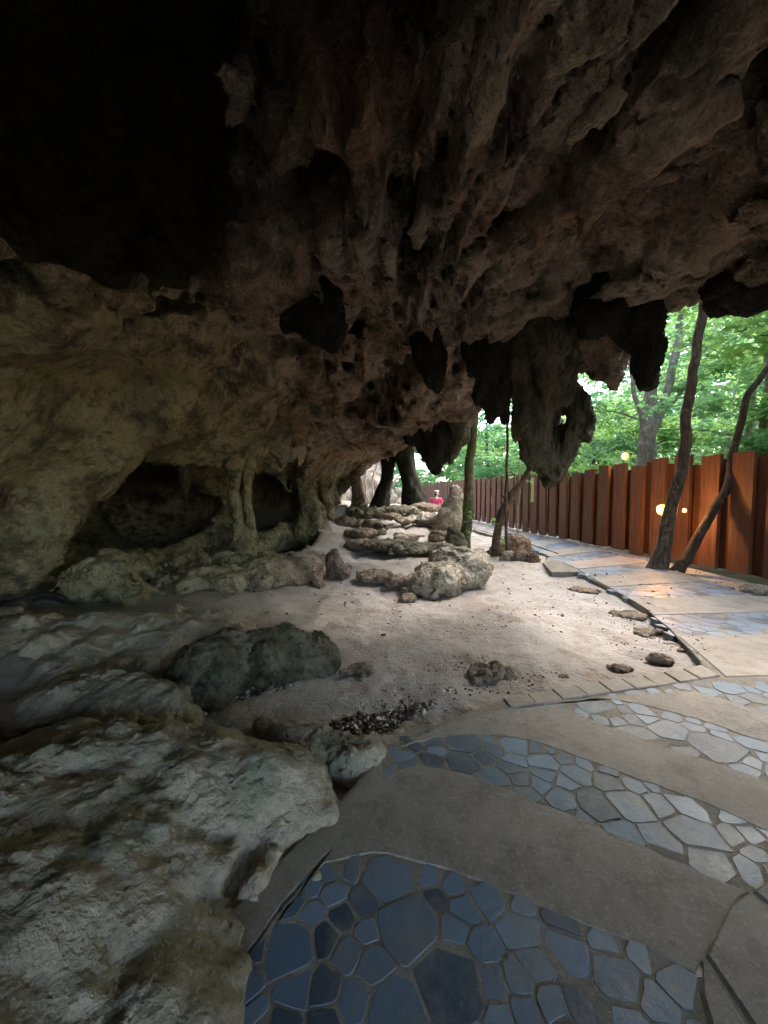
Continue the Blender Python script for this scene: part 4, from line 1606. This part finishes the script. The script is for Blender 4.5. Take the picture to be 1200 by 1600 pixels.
# ---------------------------------------------------------------- lamps on the fence
def lamp(px, py, Y, label, power, s=1.0, off=-.16):
    p = at(px, py, Y)
    root = empty('wall_lamp', tuple(p))
    tag(root, label, 'lamp', 'lamps along the fence')
    V, Q = tube_arrays([(0, 0, .035), (0, 0, .05), (0, 0, .075)], [.055, .05, .02], 12)
    link('lamp_hood', mesh_from('lamp_hood', V * s, Q, M['lamp_metal']), root)
    V, Q = tube_arrays([(0, 0, .0), (.10, .0, .01), (.17, 0, .0)], [.014, .014, .03], 8)
    link('bracket', mesh_from('bracket', V * s + np.array([.0, 0, .045]), Q, M['lamp_metal']), root)
    V, Q = tube_arrays([(0, 0, -.06), (0, 0, -.045), (0, 0, 0), (0, 0, .03), (0, 0, .04)], [.004, .03, .042, .03, .01], 12)
    link('bulb', mesh_from('bulb', V * s * 2.0, Q, M['bulb']), root)
    l = bpy.data.lights.new('lamp_light', 'POINT')
    l.energy = power
    l.color = (1.0, .5, .16)
    l.shadow_soft_size = .06
    lo = bpy.data.objects.new('lamp_light', l)
    lo.location = (-.09, -.02, -.02)
    lo.parent = root
    col.objects.link(lo)
    return root


lamp(1034, 795, 8.0, 'bright warm lamp glowing on the orange fence, left of the stout brown trunk', 12, 1.15)
lamp(1070, 797, 7.65, 'dimmer warm lamp half hidden behind the stout brown trunk', 2.5, .45)
lamp(977, 712, 10.2, 'warm lamp shining at the top of the fence among the leaves', 2)

# narrow yellow tag on the fence
p = at(832, 762, 12.9)
tg = empty('hanging_tag', tuple(p))
tag(tg, 'narrow pale yellow strip hanging down the fence beside the big stalactite', 'strip')
me = board_mesh(.09, .82, .02, 3)
me.materials.clear()
me.materials.append(M['sign'])
link('strip', me, tg, (0, 0, -.48), (0, 0, .1))

# ---------------------------------------------------------------- dark strips standing in for the shadow gap along the path edge
pts = [np.array([*p, PZ + .006]) for p in lerp_line(pgnd([(1098, 1034), (1050, 983), (1000, 943), (945, 913), (905, 890)]), 24)]
pts = [p + np.array([-.022, 0, -.012]) for p in pts]
o = wood('edge_shadow_strip', [(pts, [.011] * len(pts))], M['black'], None, 6, .2)
tag(o, 'dark strip standing in for the shadow gap along the curved path edge', 'shadow gap')
pts = [np.array([*p, PZ + .012]) for p in lerp_line(pgnd([(872, 866), (830, 851), (780, 838), (735, 824)]), 12)]
o = wood('edge_shadow_strip', [(pts, [.011] * len(pts))], M['black'], None, 6, .2)
tag(o, 'dark strip standing in for the shadow gap behind the sapling rocks', 'shadow gap')


# ---------------------------------------------------------------- leaf litter, flakes and pebbles (nobody could count them)
def litter(name, label, areas, n, size, seed, mat='litter', thick=.3, cat='leaf litter'):
    r = np.random.RandomState(seed)
    V, Q, o = [], [], 0
    for k in range(n):
        poly = areas[r.randint(len(areas))]
        (cx, cy), (rx, ry), rz = poly
        a, d = r.rand() * 6.283, math.sqrt(r.rand()) * (1 + .15 * r.normal())
        u, v = math.cos(a) * d * rx, math.sin(a) * d * ry
        x, y = cx + u * math.cos(rz) - v * math.sin(rz), cy + u * math.sin(rz) + v * math.cos(rz)
        s = size * (.45 + r.rand() ** 2 * 1.2)
        z = float(floor_z(x, y)) + s * .15 * r.rand()
        ax = r.normal(size=(3, 3))
        e1 = ax[0] * np.array([1, 1, .35])
        e1 /= np.linalg.norm(e1)
        e2 = np.cross(e1, np.array([0, 0, 1]) + ax[1] * .3)
        e2 /= np.linalg.norm(e2)
        e3 = np.cross(e1, e2) * thick
        c = np.array([x, y, z])
        j = 1 + .35 * r.normal(size=6) * .6
        V += [c + e1 * s * .5 * j[0], c + e2 * s * .35 * j[1], c - e1 * s * .5 * j[2], c - e2 * s * .35 * j[3], c + e3 * s * .35 * j[4], c - e3 * s * .35 * j[5]]
        for f in ((0, 1, 4), (1, 2, 4), (2, 3, 4), (3, 0, 4), (1, 0, 5), (2, 1, 5), (3, 2, 5), (0, 3, 5)):
            Q.append([o + i for i in f])
        o += 6
    me = mesh_from(name, np.array(V), np.array(Q), M[mat], smooth=False)
    ob = link(name, me)
    tag(ob, label, cat, None, 'stuff')
    return ob


_fm = floor_o.data
_fc, _ = verts_normals(_fm)
from mathutils.kdtree import KDTree
_sel = np.nonzero((np.abs(_fc[:, 0]) < 6) & (_fc[:, 1] > 0.8) & (_fc[:, 1] < 14))[0][::2]
_kd = KDTree(len(_sel))
for i_, j_ in enumerate(_sel):
    _kd.insert((_fc[j_, 0], _fc[j_, 1], 0), i_)
_kd.balance()


def floor_z(x, y):
    if in_path(np.array([x]), np.array([y]))[0]:
        return PZ + .004
    _, i, _ = _kd.find((x, y, 0))
    return _fc[_sel[i], 2]


def area(px, py, rx, ry, rz=0.0):
    q = gb(px, py)
    return ((q[0], q[1]), (rx, ry), rz)


litter('leaf_litter', 'dark dry litter with white flakes along the front of the dark mossy boulder', [area(300, 1105, .22, .10), area(360, 1090, .24, .09, .3), area(420, 1075, .15, .06, .4)], 1500, .042, 1)
litter('leaf_litter', 'dark pile of litter and chips at the corner of the path', [area(570, 1122, .2, .10, 0), area(625, 1110, .22, .07, .2), area(540, 1130, .14, .07)], 2400, .038, 2)
litter('stone_chips', 'pale chips and crumbs of stone strewn over the sand', [area(740, 985, .55, .3, .9), area(720, 1040, .35, .25), area(800, 1070, .6, .12, .3), area(880, 960, 1.3, .8), area(1010, 1000, .6, .5, .6), area(640, 1090, .4, .2)],
       750, .024, 3, 'litter', .5, 'stone chips')
litter('fallen_leaves', 'scattered dry leaves on the sand and beside the fence', [((5.9, 6.5), (.35, 2.2), 0), ((3.0, 6.0), (1.6, 2), 0), ((0, 6), (2.2, 2.2), 0)], 520, .05, 4, 'litter', .12, 'fallen leaves')
boulder('rock', 'flat pale stone lying between the fence and the path at the right edge', B().ell((*gb(1185, 925)[:2], .02), (.28, .2, .08)), .02, M['pale'], .02, 4, 77, base=-.05)

# ---------------------------------------------------------------- person crouching far off
def skinned(name, joints, edges, mat, parent, sub=2):
    me = bpy.data.meshes.new(name)
    me.from_pydata([j[:3] for j in joints], edges, [])
    ob = bpy.data.objects.new(name, me)
    col.objects.link(ob)
    sk = ob.modifiers.new('skin', 'SKIN')
    for v, j in zip(me.skin_vertices[0].data, joints):
        v.radius = (j[3], j[3] if len(j) < 5 else j[4])
    me.skin_vertices[0].data[0].use_root = True
    s = ob.modifiers.new('sub', 'SUBSURF')
    s.levels = s.render_levels = sub
    dg = bpy.context.evaluated_depsgraph_get()
    out = bpy.data.meshes.new_from_object(ob.evaluated_get(dg))
    bpy.data.objects.remove(ob)
    for p_ in out.polygons:
        p_.use_smooth = True
    out.name = name
    out.materials.clear()
    out.materials.append(mat)
    return link(name, out, parent)


pz = 0.30
pp = at(680, 800, 17.0)
person = empty('person', (pp[0], pp[1], pz), R(160))
tag(person, 'person in a pink top and white cap crouching behind the far rocks', 'person')
J = [(0, .02, .42, .14), (0, .0, .62, .13), (0, -.06, .86, .15), (0, -.10, 1.0, .05), (0, -.13, 1.12, .09), (0, -.12, 1.22, .085),
     (.2, -.06, .92, .055), (.26, -.28, .72, .045), (.12, -.46, .66, .035), (.08, -.54, .64, .03),
     (-.2, -.06, .92, .055), (-.26, -.28, .72, .045), (-.12, -.46, .66, .035), (-.08, -.54, .64, .03),
     (.13, -.05, .40, .09), (.17, -.42, .50, .07), (.16, -.22, .08, .045), (.16, -.40, .04, .035),
     (-.13, -.05, .40, .09), (-.17, -.42, .50, .07), (-.16, -.22, .08, .045), (-.16, -.40, .04, .035)]
E = [(0, 1), (1, 2), (2, 3), (3, 4), (4, 5), (2, 6), (6, 7), (7, 8), (8, 9), (2, 10), (10, 11), (11, 12), (12, 13), (0, 14), (14, 15), (15, 16), (16, 17), (0, 18), (18, 19), (19, 20), (20, 21)]
skinned('body', J, E, M['skin'], person)
skinned('shirt', [(0, .02, .45, .17), (0, .0, .64, .165), (0, -.06, .86, .18), (.2, -.06, .92, .08), (.25, -.2, .79, .07), (-.2, -.06, .92, .08), (-.25, -.2, .79, .07)], [(0, 1), (1, 2), (2, 3), (3, 4), (2, 5), (5, 6)], M['pink'], person)
skinned('trousers', [(0, .02, .40, .17), (.13, -.05, .40, .11), (.17, -.42, .50, .09), (.16, -.22, .12, .06), (-.13, -.05, .40, .11), (-.17, -.42, .50, .09), (-.16, -.22, .12, .06)], [(0, 1), (1, 2), (2, 3), (0, 4), (4, 5), (5, 6)], M['denim'], person)
skinned('cap', [(0, -.11, 1.20, .11), (0, -.115, 1.26, .075), (0, -.25, 1.19, .03)], [(0, 1), (0, 2)], M['white'], person)
skinned('hair', [(0, -.085, 1.16, .098), (0, -.05, 1.08, .06)], [(0, 1)], M['hair'], person)
